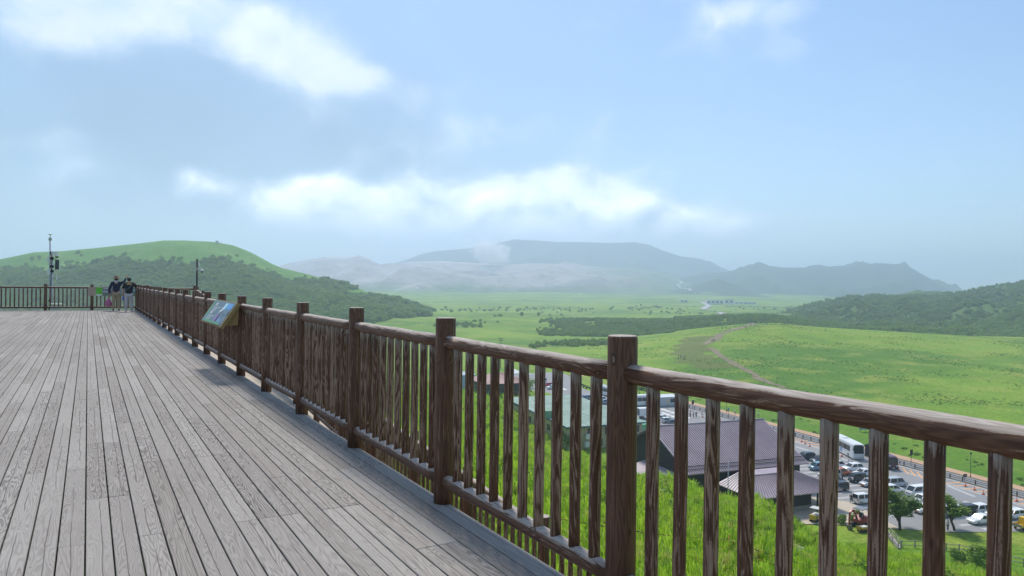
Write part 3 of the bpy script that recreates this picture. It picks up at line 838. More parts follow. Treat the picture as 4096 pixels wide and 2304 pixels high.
def make_body(root, S, arms, hips=.13, shoulder=.19, girth=1.0, feet=((-.10, .0), (.10, .02)), head_turn=0.0):
    """S: height; arms: {side: (elbow, wrist, fingertip)}; faces +Y"""
    J = {}; Bn = []
    g = girth
    J['pel'] = (0, 0, .53*S, .135*g, .095*g); J['wai'] = (0, 0, .62*S, .125*g, .09*g); J['che'] = (0, 0, .74*S, .145*g, .10*g); J['nba'] = (0, -.005, .825*S, .075, .065)
    J['nec'] = (0, .0, .86*S, .055, .055); J['hd0'] = (0, .015, .905*S, .070, .080); J['hd1'] = (0, .02, .95*S, .076, .092); J['hd2'] = (0, .01, .985*S, .055, .065)
    Bn += chain('pel', 'wai', 'che', 'nba', 'nec', 'hd0', 'hd1', 'hd2')
    J['nose'] = (0, .125, .925*S, .013); Bn.append(('hd0', 'nose'))
    for s_, n_ in ((-1, 'L'), (1, 'R')):
        J['ear'+n_] = (s_*.085, .01, .925*S, .016, .010); Bn.append(('hd0', 'ear'+n_))
        fx, fy = feet[0 if s_ < 0 else 1]
        J['hip'+n_] = (s_*hips*.7, 0, .49*S, .085*g, .09*g); J['kne'+n_] = ((s_*hips*.75+fx)/2, .02, .275*S, .056*g); J['cal'+n_] = (fx*.95, 0, .19*S, .052*g)
        J['ank'+n_] = (fx, fy-.02, .05*S, .038); J['hee'+n_] = (fx, fy-.05, .022*S, .032); J['toe'+n_] = (fx*1.1, fy+.14, .018*S, .030, .024)
        Bn += chain('pel', 'hip'+n_, 'kne'+n_, 'cal'+n_, 'ank'+n_); Bn += [('ank'+n_, 'hee'+n_), ('ank'+n_, 'toe'+n_)]
        J['sho'+n_] = (s_*shoulder, 0, .805*S, .062*g, .06*g); Bn.append(('che', 'sho'+n_))
        e_, w_, f_ = arms[n_]
        J['elb'+n_] = (*e_, .043*g); J[n_+'wr'] = (*w_, .029); Bn += chain('sho'+n_, 'elb'+n_, n_+'wr')
        hand(J, Bn, w_, f_, 1.0, n_)
    o = skin('body', J, Bn, SKINM, root)
    return o, J
def shoe(root, x, y, mat, sole):
    mb = MB(); rings = []
    for yy_, wd, ht in ((-.085, .030, .06), (-.06, .040, .085), (.0, .043, .085), (.06, .048, .06), (.13, .047, .045), (.165, .028, .03)):
        rings.append([(x+wd*cos(a_), y+yy_, .012+ht*max(0, sin(a_))) for a_ in [pi*k/7 for k in range(8)]])
    mb.loft(rings, True, True, True)
    o = mb.obj('shoe', mat, root)
    mb = MB(); rings = []
    for yy_, wd in ((-.09, .032), (-.06, .044), (.06, .051), (.13, .050), (.17, .028)):
        rings.append([(x-wd, y+yy_, 0), (x+wd, y+yy_, 0), (x+wd, y+yy_, .022), (x-wd, y+yy_, .022)])
    mb.loft(rings, False, True, True).obj('sole', sole, o)
face = PAN-radians(0)
def toward_rail(px): return 0.0
# man in hat
mp = at_z(464, 1244, 0.0); SM = 1.73
man = thing('person', 'person in straw hat and navy jacket raising one arm, holding a pink bag', 'person', (mp.x, mp.y, 0), -.10, 'couple at the far railing')
armsM = {'L': ((-.30, -.02, .62*SM), (-.285, .03, .475*SM), (-.285, .05, .43*SM)), 'R': ((.34, .12, .845*SM), (.42, .26, .965*SM), (.43, .30, 1.02*SM))}
_, JM = make_body(man, SM, armsM, feet=((-.12, .0), (.13, .0)))
NAVY = cloth((.010, .016, .040))
jk = {k: JM[k] for k in ('pel', 'wai', 'che', 'nba', 'shoL', 'shoR', 'elbL', 'elbR')}
jk = {k: (*v[:3], v[3]+.022, (v[4] if len(v) > 4 else v[3])+.022) for k, v in jk.items()}
jk['pel'] = (0, 0, .515*SM, .175, .135); jk['nba'] = (0, -.005, .83*SM, .085, .075)
jk['LwrJ'] = (*(Vector(armsM['L'][1])*.9+Vector(armsM['L'][0])*.1), .046); jk['RwrJ'] = (*(Vector(armsM['R'][1])*.85+Vector(armsM['R'][0])*.15), .046)
skin('jacket', jk, chain('pel', 'wai', 'che', 'nba')+[('che', 'shoL'), ('shoL', 'elbL'), ('elbL', 'LwrJ'), ('che', 'shoR'), ('shoR', 'elbR'), ('elbR', 'RwrJ')], NAVY, man)
def trousers(root, J, S, mat, loose=.018, hem=.055):
    tr = {'pel': (0, 0, .53*S, J['pel'][3]+loose, J['pel'][4]+loose)}
    b_ = []
    for n_ in 'LR':
        tr['hip'+n_] = (*J['hip'+n_][:3], J['hip'+n_][3]+loose, J['hip'+n_][4]+loose)
        tr['kne'+n_] = (*J['kne'+n_][:3], J['kne'+n_][3]+loose*1.4); tr['ank'+n_] = (*Vector(J['ank'+n_][:3])+Vector((0, 0, .02)), hem+loose*.6)
        b_ += chain('pel', 'hip'+n_, 'kne'+n_, 'ank'+n_)
    return skin('trousers', tr, b_, mat, root)
trousers(man, JM, SM, cloth((.36, .29, .19)))
for fx in (-.12, .13): shoe(man, fx, 0.0, BLACK, WHITE)
hz_ = .945*SM
MB().lathe((0, .01, hz_), [(.195, -.022), (.21, -.010), (.13, .012), (.098, .03), (.095, .09), (.075, .125), (.03, .135)], 20).obj('hat', cloth((.30, .20, .11)), man)
MB().lathe((0, .01, hz_+.018), [(.101, 0), (.100, .03)], 20).obj('hat_band', cloth((.16, .10, .05)), man)
MB().lathe((0, -.005, .885*SM), [(.085, 0), (.092, .03), (.088, .06), (.08, .075)], 16).obj('hair', HAIR, man)
MB().lathe((0, -.005, .825*SM), [(.10, -.01), (.092, .03), (.075, .075), (.07, .085)], 16).obj('towel', cloth((.55, .58, .66)), man)
def bag(label, c, w_, h_, mat, grp=None):
    o = thing('shopping_bag', label, 'bag', c)
    mb = MB(); rings = []
    for f, k in ((0, .45), (.12, .95), (.35, 1.0), (.6, .78), (.8, .45), (1.0, .14)):
        rings.append([(w_*.5*k*cos(a_)*(1+.12*sin(3*a_+f*9)), w_*.30*k*sin(a_)*(1+.1*cos(5*a_)), h_*f) for a_ in [2*pi*i/16 for i in range(16)]])
    mb.loft(rings, True); mb.obj('sack', mat, o)
    MB().tube([(-.01, 0, h_*.97), (-.02, .01, h_*1.08), (.0, .012, h_*1.16), (.015, .0, h_*1.08), (.01, 0, h_*.97)], .008, 6).obj('handle', mat, o)
    return o
mhL = man.matrix_basis @ Vector(armsM['L'][2])
bag('pink carrier bag hanging from the hand of the person in a hat', (mhL.x-.05, mhL.y+.0, .23), .32, .43, paint((.46, .12, .27), .4, 0, .35, 14))
# woman with crossbody strap
wp = at_z(515, 1247, 0.0); SW = 1.68
wom = thing('person', 'person in black blouse with pale crossbody strap and light trousers, one hand raised', 'person', (wp.x, wp.y, 0), -.05, 'couple at the far railing')
armsW = {'L': ((-.27, -.01, .635*SW), (-.24, .02, .51*SW), (-.235, .04, .46*SW)), 'R': ((.37, .10, .71*SW), (.27, .16, .80*SW), (.20, .17, .865*SW))}
_, JW = make_body(wom, SW, armsW, girth=1.12, feet=((-.12, .02), (.13, .02)))
bl = {k: JW[k] for k in ('pel', 'wai', 'che', 'nba', 'shoL', 'shoR')}
bl = {k: (*v[:3], v[3]+.03, (v[4] if len(v) > 4 else v[3])+.03) for k, v in bl.items()}
bl['pel'] = (0, 0, .49*SW, .20, .16); bl['nba'] = (0, -.005, .825*SW, .08, .07)
for n_ in 'LR':
    s0, e0 = Vector(JW['sho'+n_][:3]), Vector(armsW[n_][0])
    bl['slv'+n_] = (*s0.lerp(e0, .85), .075)
skin('blouse', bl, chain('pel', 'wai', 'che', 'nba')+[('che', 'shoL'), ('shoL', 'slvL'), ('che', 'shoR'), ('shoR', 'slvR')], cloth((.010, .010, .013)), wom)
trousers(wom, JW, SW, cloth((.50, .48, .50)), .022, .06)
for fx in (-.12, .13): shoe(wom, fx, .02, paint((.45, .43, .42), .6), WHITE)
MB().ball((0, -.005, .945*SW), (.098, .108, .105), 16, 10).obj('hair', HAIR, wom)
MB().lathe((0, -.01, .80*SW), [(.16, -.015), (.135, .02), (.095, .05), (.08, .06)], 16).obj('scarf', cloth((.55, .32, .12)), wom)
sb = MB()
pts = [(.13, -.10, .82*SW), (.06, -.165, .75*SW), (-.05, -.175, .66*SW), (-.16, -.14, .58*SW)]
vs = []
for p in pts: vs += [(p[0]-.022, p[1], p[2]-.02), (p[0]+.022, p[1], p[2]+.02), (p[0]+.022, p[1]+.012, p[2]+.02), (p[0]-.022, p[1]+.012, p[2]-.02)]
sb.loft([vs[i*4:i*4+4] for i in range(4)]).obj('strap', paint((.30, .46, .47), .7), wom)
whL = wom.matrix_basis @ Vector(armsW['L'][2])
fl = thing('folded_leaflet', 'blue and white leaflet in the hand of the person in black', 'leaflet', (whL.x-.01, whL.y+.02, whL.z-.20))
MB().box((.02, 0, .09), (.13, .012, .22), 0, .004).obj('cover', paint((.05, .12, .42), .45), fl)
MB().box((-.055, -.012, .10), (.03, .008, .22), .2, .002).obj('page', WHITE, fl)
# ---------------------------------------------------------------- car park, road and footpath in the valley
def asphalt_mat(name, c1, c2):
    m, t = new_mat(name)
    pos = t.n('ShaderNodeNewGeometry', out=0)
    n = t.noise(pos, .12, 5.0, .6); f = t.noise(pos, 6.0, 3.0, .6)
    c = t.mix(n, c1, c2)
    c = t.mix(t.step(f, .5, .8, 0, .25), c, [k*.7 for k in c1])
    finish(t, c, .88, bump=f, bstr=.2, bdist=.02, spec=.3)
    return m
ASPH = asphalt_mat('asphalt', (.24, .24, .245), (.32, .32, .325))
def sheet(name, pts, z, mat, parent=None, th=0.0):
    mb = MB(); k = len(pts)
    if th: mb.add([(x, y, z) for x, y in pts]+[(x, y, z-th) for x, y in pts], [tuple(range(k))]+[(i, k+i, k+(i+1) % k, (i+1) % k) for i in range(k)])
    else: mb.add([(x, y, z) for x, y in pts], [tuple(range(k))])
    return mb.obj(name, mat, parent)
side = lambda y, o=0.0: 152.3+.147*(y-70)+o           # near edge of the footpath
lot = struct(sheet('car_park', [(103.0, 74.0), (115.9, 62.6), (127.3, 56.9), (133, 50), (136, 30),  (side(30, -4.9), 30.5), (side(70, -4.9), 70), (side(120, -4.4), 120), (side(172, -4.6), 172), (side(215, -2), 215), (176, 262), (150, 262), (128, 232), (112, 150), (100, 110)], Z0, ASPH), 'grey asphalt car park in the valley')
ys = [-20, 30, 70, 120, 172, 215, 250]
road = struct(sheet('road', [(side(y, -4.2), y) for y in ys]+[(side(y, -.15), y) for y in reversed(ys)], Z0+.03, asphalt_mat('road_asphalt', (.20, .20, .205), (.26, .26, .265))), 'narrow grey road along the meadow')
FOOT = asphalt_mat('tan_paving', (.46, .29, .175), (.56, .38, .25))
struct(sheet('footpath', [(side(y), y) for y in ys]+[(side(y, 3.0), y) for y in reversed(ys)], Z0+.12, FOOT, None, .2), 'tan footpath along the far side of the road')
struct(sheet('kerb', [(side(y, -4.85), y) for y in ys]+[(side(y, -4.25), y) for y in reversed(ys)], Z0+.13, asphalt_mat('kerb_stone', (.20, .19, .17), (.26, .25, .22)), None, .2), 'low kerb between car park and road')
struct(sheet('forecourt', [(95, 78), (103.3, 73.5), (110.5, 67.0), (116.4, 80.0), (112.6, 86.0), (98, 92)], Z0+.06, SAND), 'pale paved forecourt beside the purple roofed building')
MARK = paint((.78, .78, .76), .7, 0, .12, 2.0, name='road_paint')
ORANGE = paint((.78, .36, .10), .7, 0, .15, 2.0, name='orange_road_paint')
Sv, Tv = Vector((.976, -.218, 0)), Vector((.218, .976, 0))
def stripe(name, a, b, wd, mat, parent=lot, z=Z0+.006):
    a = Vector((a[0], a[1], 0)); b = Vector((b[0], b[1], 0)); d = (b-a).normalized(); n = Vector((-d.y, d.x, 0))*wd/2
    return sheet(name, [(p.x, p.y) for p in (a-n, b-n, b+n, a+n)], z, mat, parent)
# long lines beside the road and the bus bays with orange hatching
xl = lambda y, o: side(y, o)
for y0, y1, o in ((60, 98, -9.6), (100, 160, -9.2), (60, 160, -9.2+.45), (58, 92, -5.4)):
    stripe('edge_line', (xl(y0, o), y0), (xl(y1, o), y1), .16, MARK)
for k in range(16):
    y = 63.0+k*2.0
    if 80 < y < 92: continue
    stripe('hatch_stripe', (xl(y, -9.2), y), (xl(y, -5.4), y-1.1), .38, ORANGE, z=Z0+.009)
for k in range(3):
    stripe('hatch_stripe', (149.2+.1-k*.15-.6, 90-1.6*k), (144.9-k*.3, 86.4-1.6*k), .30, ORANGE, z=Z0+.009)
for k in range(14):
    y = 104+k*2.1
    stripe('hatch_stripe', (xl(y, -9.0), y), (xl(y, -5.2), y-1.2), .38, ORANGE, z=Z0+.009)
for (a, b) in (((143.0, 77.8), (139.9, 71.2)), ((135.2, 70.7), (134.2, 67.8)), ((145.6, 114.4), (144.2, 109.5)), ((140.2, 107.3), (139.0, 103.0)), ((139.8, 65.4), (138.6, 61.0)), ((144.4, 101.5), (142.6, 95.5)), ((139.0, 90.0), (138.0, 86.0))):
    for o in (0, .5): stripe('lane_line', (a[0]+o, a[1]), (b[0]+o, b[1]), .15, MARK)
for (a, b) in (((153.0, 169.4), (149.5, 153.0)), ((148.6, 164.9), (145.6, 150.0)), ((160.2, 224), (157.0, 208.0)), ((154, 236), (149, 215))):
    n_ = 9
    for i in range(n_):
        p = Vector((*a, 0)).lerp(Vector((*b, 0)), i/n_); q = Vector((*a, 0)).lerp(Vector((*b, 0)), (i+.8)/n_)
        stripe('zebra_stripe', p, q, 1.3, MARK)
# stalls: pairs of white lines across each row of parked cars
def stall(c, L=5.0):
    for o in (-.22, .22):
        a = Vector((c[0], c[1], 0))+Tv*o
        stripe('stall_line', a-Sv*L/2, a+Sv*L/2, .16, MARK)
for c0, n_, st in (((130.2, 101.8), 9, -2.62), ((137.3, 93.5), 8, -2.62), ((119.2, 84.6), 6, -2.62), ((126.8, 70.5), 5, -2.62), ((123.2, 63.0), 1, -2.6), ((146, 154), 6, 2.7), ((150, 186), 8, 2.7), ((160, 200), 8, 2.7)):
    for k in range(n_):
        stall((c0[0]+Tv.x*st*k, c0[1]+Tv.y*st*k))

# ---------------------------------------------------------------- buildings
def roof_mat(name, c1, c2, pitch, u):
    """seamed metal sheet; the seams themselves are geometry"""
    m, t = new_mat(name)
    pos = t.n('ShaderNodeNewGeometry', out=0)
    n = t.noise(pos, .35, 5.0, .65); f = t.noise(pos, 4.0, 3.0, .6)
    c = t.mix(t.step(n, .35, .68), c1, c2)
    c = t.mix(t.step(f, .5, .75, 0, .3), c, [k*.7 for k in c1])
    finish(t, c, .45, .0, spec=.5)
    return m
def board_wall(c1, c2):
    m, t = new_mat('board_wall')
    pos = t.n('ShaderNodeNewGeometry', out=0)
    n = t.noise(t.mul3(pos, (2, 2, .3)), 1.2, 4.0, .6)
    finish(t, t.mix(n, c1, c2), .8)
    return m
PURPLE = roof_mat('purple_metal_roof', (.37, .30, .35), (.44, .365, .415), .5, None)
SEAM = roof_mat('roof_seam', (.17, .13, .155), (.20, .16, .185), .5, None)
PLUMW = board_wall((.020, .014, .018), (.034, .024, .028))
def quad_slab(name, q, th, mat, parent):
    q = [Vector(p) for p in q]; n = (q[1]-q[0]).cross(q[3]-q[0]).normalized()
    if n.z < 0: n = -n
    b = [p-n*th for p in q]
    mb = MB().add(q+b, [(0, 1, 2, 3), (7, 6, 5, 4), (0, 4, 5, 1), (1, 5, 6, 2), (2, 6, 7, 3), (3, 7, 4, 0)])
    return mb.obj(name, mat, parent)
def seams(q, n_, parent, mat, r=.045, name='roof_seam'):
    """raised seams running from the first edge (q0-q1) to the last (q3-q2) of a roof plane; each its own piece"""
    q = [Vector(p) for p in q]; up = (q[1]-q[0]).cross(q[3]-q[0]).normalized(); up = up if up.z > 0 else -up
    for i in range(1, n_):
        a = q[0].lerp(q[1], i/n_); b = q[3].lerp(q[2], i/n_)
        d = (b-a).normalized(); w_ = d.cross(up)*r
        mb = MB(); p = [a-w_, a+w_, b+w_, b-w_]
        mb.add([x+up*.004 for x in p]+[x*1.0+up*.07 for x in p], [(3, 2, 1, 0), (4, 5, 6, 7), (0, 1, 5, 4), (1, 2, 6, 5), (2, 3, 7, 6), (3, 0, 4, 7)])
        mb.obj(name, mat, parent)
def wall_box(name, c0, u, v, L, W, z0, z1, mat, parent):
    p = [Vector((*c0, 0)), Vector((*c0, 0))+u*L, Vector((*c0, 0))+u*L+v*W, Vector((*c0, 0))+v*W]
    mb = MB().add([(q.x, q.y, z0) for q in p]+[(q.x, q.y, z1) for q in p], [(3, 2, 1, 0), (4, 5, 6, 7), (0, 1, 5, 4), (1, 2, 6, 5), (2, 3, 7, 6), (3, 0, 4, 7)])
    return mb.obj(name, mat, parent)
u = Vector((.986, -.164, 0)).normalized(); v = Vector((-u.y, u.x, 0))
# big purple roof
bl0 = thing('purple_roof_building', 'large dark building with ribbed purple gable roof in the valley', 'building', (103, 92, Z0))
inv0 = Vector((103, 92, Z0))
E0 = Vector((90.4, 92.9, -31.0))-inv0
Ls, Hs = 26.6, 12.7
E1 = E0+u*Ls; R0 = E0+v*Hs+Vector((0, 0, 6.0)); R1 = R0+u*Ls
K0 = E0+v*2*Hs; K1 = K0+u*Ls
near = quad_slab('roof', [E0, E1, R1, R0], .22, PURPLE, bl0)
seams([E0, E1, R1, R0], 56, near, SEAM, .085)
far_ = quad_slab('roof', [R0+v*.02, R1+v*.02, K1, K0], .22, PURPLE, bl0)
MB().tube([R0-u*.1+Vector((0, 0, .02)), R1+u*.1+Vector((0, 0, .02))], .16, 8).obj('ridge_cap', PURPLE, near)
for k in range(2):
    a = E0.lerp(R0, .07+.06*k)+Vector((0, 0, .16)); b = E1.lerp(R1, .07+.06*k)+Vector((0, 0, .16))
    MB().tube([a, b], .06, 6).obj('snow_guard', PLUMW, near)
mb = MB(); I = u*1.1
g = [E0+I+v*1.2, R0+I+Vector((0, 0, -.6)), K0+I-v*1.2]; g0 = g[0]; g1 = g[2]
zb = Vector((0, 0, -5.6))
pts = [Vector((g0.x, g0.y, .0)), Vector((g1.x, g1.y, .0)), g1+Vector((0, 0, .2)), g[1], g0+Vector((0, 0, .2))]
o2 = u*(Ls-2.2)
mb.add(pts+[p+o2 for p in pts], [(4, 3, 2, 1, 0), (5, 6, 7, 8, 9), (0, 5, 9, 4), (2, 7, 6, 1)])
mb.obj('wall', PLUMW, bl0)
for k in range(5):
    c = E0+u*(4+k*4.6)+v*1.17+Vector((0, 0, -2.2))
    w_ = MB().box((0, 0, 0), (2.6, .10, 1.5)).obj('window', GLASS, bl0, c, atan2(u.y, u.x))
    MB().box((0, -.02, .8), (2.8, .14, .12)).obj('window_frame', PLUMW, w_)
MB().box((0, 0, 0), (.10, 1.3, 2.1)).obj('door', paint((.06, .06, .065), .5), bl0, E0+u*1.06+v*4.5+Vector((0, 0, -3.2)), atan2(u.y, u.x))
lt = E0+u*1.04+v*5.8+Vector((0, 0, -1.9))
MB().ball((0, 0, 0), .16, 8, 6).obj('wall_lamp', WHITE, bl0, lt)
# lower hipped porch roof in front
C0 = Vector((93.3, 80.9, -32.6))-inv0; PL, PW = 18.4, 9.4
C1 = C0+u*PL; C2 = C1+v*PW; C3 = C0+v*PW
H0 = C0+u*4.6+v*6.0+Vector((0, 0, 2.0)); H1 = C1-u*4.6+v*6.0+Vector((0, 0, 2.0))
H2 = H1+v*3.4; H3 = H0+v*3.4
pf = quad_slab('porch_roof', [C0, C1, H1, H0], .18, PURPLE, bl0)
seams([C0, C1, H1, H0], 34, pf, SEAM, .075)
pl = quad_slab('porch_roof', [C3+v*.6, C0, H0, H3], .18, PURPLE, bl0)
seams([C3+v*.6, C0, H0, H3], 14, pl, SEAM, .075)
pr = quad_slab('porch_roof', [C1, C2+v*.6, H2, H1], .18, PURPLE, bl0)
quad_slab('porch_roof', [H0+Vector((0, 0, .01)), H1+Vector((0, 0, .01)), H2+Vector((0, 0, .01)), H3+Vector((0, 0, .01))], .16, PURPLE, bl0)
for a, b in ((C0, H0), (C1, H1), (H0, H1)): MB().tube([a+Vector((0, 0, .06)), b+Vector((0, 0, .06))], .11, 8).obj('ridge_cap', PURPLE, bl0)
wall_box('wall', ((C0+u*1.2+v*1.6).x, (C0+u*1.2+v*1.6).y), u, v, PL-6.5, PW-1.6, .0, 3.3, PLUMW, bl0)
wall_box('plinth', ((C0+u*1.1+v*1.5).x, (C0+u*1.1+v*1.5).y), u, v, PL-6.4, PW-1.7, .0, .9, paint((.30, .28, .26), .8), bl0)
for k, (a_, b_) in enumerate(((.8, PL-.9), (.9, PL-4.6))):
    c = C0+u*b_+v*a_
    MB().box((0, 0, 1.7), (.26, .26, 3.4), 0, .02).obj('porch_post', PLUMW, bl0, (c.x, c.y, 0), atan2(u.y, u.x))
# lean-to on the slope side
D0 = E0+u*1.0+v*16; quad_slab('lean_to_roof', [D0-u*5+Vector((0, 0, -2.4)), D0-u*5-v*14+Vector((0, 0, -2.4)), D0-v*14+Vector((0, 0, -1.1)), D0+Vector((0, 0, -1.1))], .15, PURPLE, bl0)
wall_box('wall', ((D0-u*4.4-v*13.4).x, (D0-u*4.4-v*13.4).y), u, v, 4.4, 12.8, 0.0, 2.7, PLUMW, bl0)
# aerial pole beside it
ap = at_depth(2912, 1970, 112); g0z = ground_z(ap.x, ap.y)
ao = thing('service_pole', 'thin grey service pole with meter boxes before the purple roofed building', 'pole', (ap.x, ap.y, g0z))
hh = at_depth(2912, 1845, 112).z-g0z
MB().tube([(0, 0, 0), (0, 0, hh)], [.075, .055], 10).obj('pole', GALV, ao)
MB().box((.12, -.1, hh*.28), (.28, .2, .5), 0, .02).obj('meter_box', PLASTIC, ao)
MB().box((.12, -.1, hh*.44), (.22, .2, .3), 0, .02).obj('meter_box', PLASTIC, ao)
MB().tube([(0, 0, hh*.62), (.6, 0, hh*.60)], .03, 6).obj('bracket', GALV, ao)
# green-roofed block
def green_mat():
    m, t = new_mat('faded_green_roof')
    pos = t.n('ShaderNodeNewGeometry', out=0)
    n = t.noise(pos, .25, 6.0, .7); f = t.noise(t.mul3(pos, (1.2, .25, 1)), 1.6, 5.0, .7)
    c = t.mix(t.step(n, .35, .65), (.22, .34, .275), (.32, .44, .37))
    c = t.mix(t.step(f, .50, .68, 0, .8), c, (.085, .115, .10))
    finish(t, c, .65)
    return m
GREENR = green_mat()
CREAM = board_wall((.42, .37, .22), (.54, .48, .31))
gb = thing('green_roof_building', 'cream walled building with faded green roof and blue eaves behind the grass bank', 'building', (108, 150, Z0))
ig = Vector((108, 150, Z0))
N0 = Vector((94.0, 135.1, -30.5))-ig; gu = Vector((114.9-94, 132.1-135.1, 0)).normalized(); gv_ = Vector((-gu.y, gu.x, 0))
N1 = N0+gu*21.1; N2 = N1+gv_*38.5+Vector((0, 0, 1.0)); N3 = N0+gv_*38.5+Vector((0, 0, 1.0))
gr = quad_slab('roof', [N0, N1, N2, N3], .2, GREENR, gb)
seams([N0, N1, N2, N3], 24, gr, GREENR, .05)
BLUEE = paint((.035, .12, .17), .5)
for a, b in ((N0, N1), (N0, N3), (N1, N2)): MB().tube([a+Vector((0, 0, -.22)), b+Vector((0, 0, -.22))], .17, 8).obj('eave', BLUEE, gb)
wall_box('wall', ((N0+gu*.8+gv_*.8).x, (N0+gu*.8+gv_*.8).y), gu, gv_, 19.5, 36.5, 0, 5.2, CREAM, gb)
ra = atan2(gu.y, gu.x)
for k, (a_, h_) in enumerate(((1.9, 3.9), (6.3, 3.9), (10.8, 3.9), (15.2, 3.9), (18.9, 3.9), (3.0, 1.3), (9.0, 1.3), (14.0, 1.3), (18.4, 1.3))):
    c = N0+gu*a_+gv_*.76; wn = MB().box((0, 0, 0), (1.15, .08, 1.6)).obj('window', GLASS, gb, (c.x, c.y, h_), ra)
    MB().box((0, -.02, -.86), (1.35, .14, .10)).obj('sill', CREAM, wn)
for k in range(9):
    c = N0+gu*.76+gv_*(4+k*3.8)
    MB().box((0, 0, 0), (.08, 1.6, 1.4)).obj('window', GLASS, gb, (c.x, c.y, 3.3), ra)
for k in range(11):
    c = N0+gu*(1.4+k*1.85)+gv_*.78
    MB().box((0, 0, 2.6), (.06, .07, 5.2)).obj('batten', CREAM, gb, (c.x, c.y, 0), ra)
MB().box((0, 0, .9), (2.1, 1.6, 1.8), 0, .03).obj('roof_unit', paint((.16, .32, .20), .6), gb, N0+gu*.6+gv_*11+Vector((0, 0, .2)), ra)
MB().box((0, 0, 1.2), (1.0, .7, 1.2), 0, .03).obj('condenser', PLASTIC, gb, (N0+gu*5.2+gv_*.2).xy.to_3d(), ra)
MB().box((0, 0, 3.0), (1.0, .7, 1.2), 0, .03).obj('condenser', PLASTIC, gb, (N0+gu*5.4+gv_*.2).xy.to_3d(), ra)
MB().box((0, 0, 0), (4.6, 6.0, 4.3)).obj('annexe', paint((.16, .52, .25), .6), gb, (N1+gu*1.6+gv_*6+Vector((0, 0, -3.4))), ra)
# red hipped roof
rb = thing('red_roof_building', 'dark walled lodge with dull red hipped roof left of the green roof', 'building', (120, 216, Z0))
ir = Vector((120, 216, Z0))
RED = roof_mat('dull_red_roof', (.27, .12, .115), (.36, .185, .175), .5, None)
GREYW = board_wall((.06, .055, .055), (.10, .09, .088))
q0 = Vector((111.6, 208.6, -31))-ir; ru = Vector((.985, -.17, 0)).normalized(); rv = Vector((-ru.y, ru.x, 0))
q1 = q0+ru*17.4; q2 = q1+rv*17.5; q3 = q0+rv*17.5
p0 = q0+ru*7.6+rv*8.7+Vector((0, 0, 2.6)); p1 = q1-ru*7.6+rv*8.7+Vector((0, 0, 2.6))
for qd, n_ in (([q0, q1, p1, p0], 18), ([q1, q2, p1+rv*.01, p1], 0), ([q3, q0, p0, p0+rv*.01], 0), ([q2, q3, p0, p1], 0)):
    s_ = quad_slab('roof', qd, .2, RED, rb)
    if n_: seams(qd, n_, s_, RED, .05)
wall_box('wall', ((q0+ru*1.1+rv*1.1).x, (q0+ru*1.1+rv*1.1).y), ru, rv, 15.2, 15.3, 0, 4.9, GREYW, rb)
for k in range(5):
    c = q0+ru*(2.4+k*3.0)+rv*1.06; MB().box((0, 0, 0), (1.5, .08, 1.5)).obj('window', GLASS, rb, (c.x, c.y, 3.4), atan2(ru.y, ru.x))
for k in range(5):
    c = q0+ru*1.06+rv*(2.4+k*3.0); MB().box((0, 0, 0), (.08, 1.4, 1.4)).obj('window', GLASS, rb, (c.x, c.y, 3.4), atan2(ru.y, ru.x))
MB().add([tuple(p) for p in (q0+ru*7+rv*-.5+Vector((0, 0, -1.2)), q0+ru*15-rv*2.2+Vector((0, 0, -4.9)), q0+ru*15-rv*2.2+Vector((0, 0, -3.9)), q0+ru*7-rv*2.2+Vector((0, 0, -1.0)), q0+ru*7+rv*.9+Vector((0, 0, -1.2)), q0+ru*15+rv*.9+Vector((0, 0, -4.9)), q0+ru*15+rv*.9+Vector((0, 0, -3.9)), q0+ru*7+rv*.9+Vector((0, 0, -1.0)))],
    [(0, 1, 2, 3), (7, 6, 5, 4), (0, 4, 5, 1), (1, 5, 6, 2), (2, 6, 7, 3), (3, 7, 4, 0)]).obj('stair', paint((.25, .17, .13), .8), rb)
# blue shed left of it, market tents, ticket hut
bs = at_depth(1852, 1530, 262); gzb = ground_z(bs.x, bs.y)
so = thing('blue_shed', 'pale blue shed at the left end of the red roofed lodge', 'shed', (bs.x, bs.y, gzb), -.17)
zt = at_depth(1852, 1497, 262).z-gzb
MB().box((0, 0, zt/2), (7.5, 4.5, zt), 0, .03).obj('wall', paint((.40, .55, .72), .6), so)
quad_slab('roof', [(-4, -2.6, zt), (4, -2.6, zt), (4, 2.6, zt+.6), (-4, 2.6, zt+.6)], .12, paint((.30, .40, .50), .5), so)
def tent(px, py, dep, wd, label):
    b = at_depth(px, py, dep); gz_ = ground_z(b.x, b.y)
    o = thing('market_tent', label, 'tent', (b.x, b.y, gz_), -.17, 'white market tents')
    CAN = paint((.82, .82, .80), .7)
    hw = wd/2
    MB().add([(-hw, -hw, 2.4), (hw, -hw, 2.4), (hw, hw, 2.4), (-hw, hw, 2.4), (0, 0, 3.9), (-hw, -hw, 2.1), (hw, -hw, 2.1), (hw, hw, 2.1), (-hw, hw, 2.1)],
             [(0, 1, 4), (1, 2, 4), (2, 3, 4), (3, 0, 4), (0, 5, 6, 1), (1, 6, 7, 2), (2, 7, 8, 3), (3, 8, 5, 0), (8, 7, 6, 5)]).obj('canopy', CAN, o)
    for sx in (-1, 1):
        for sy in (-1, 1): MB().tube([(sx*(hw-.1), sy*(hw-.1), 0), (sx*(hw-.1), sy*(hw-.1), 2.35)], .04, 6).obj('leg', GALV, o)
tent(2056, 1497, 292, 6.0, 'white peaked tent behind the red roofed lodge')
tent(2108, 1518, 285, 3.4, 'small white tent right of the red roof peak')
hb = at_z(2657, 1622, Z0)
ho = thing('portable_hut', 'white portable hut with one window beside the footpath', 'hut', (hb.x, hb.y, Z0), atan2(Sv.y, Sv.x))
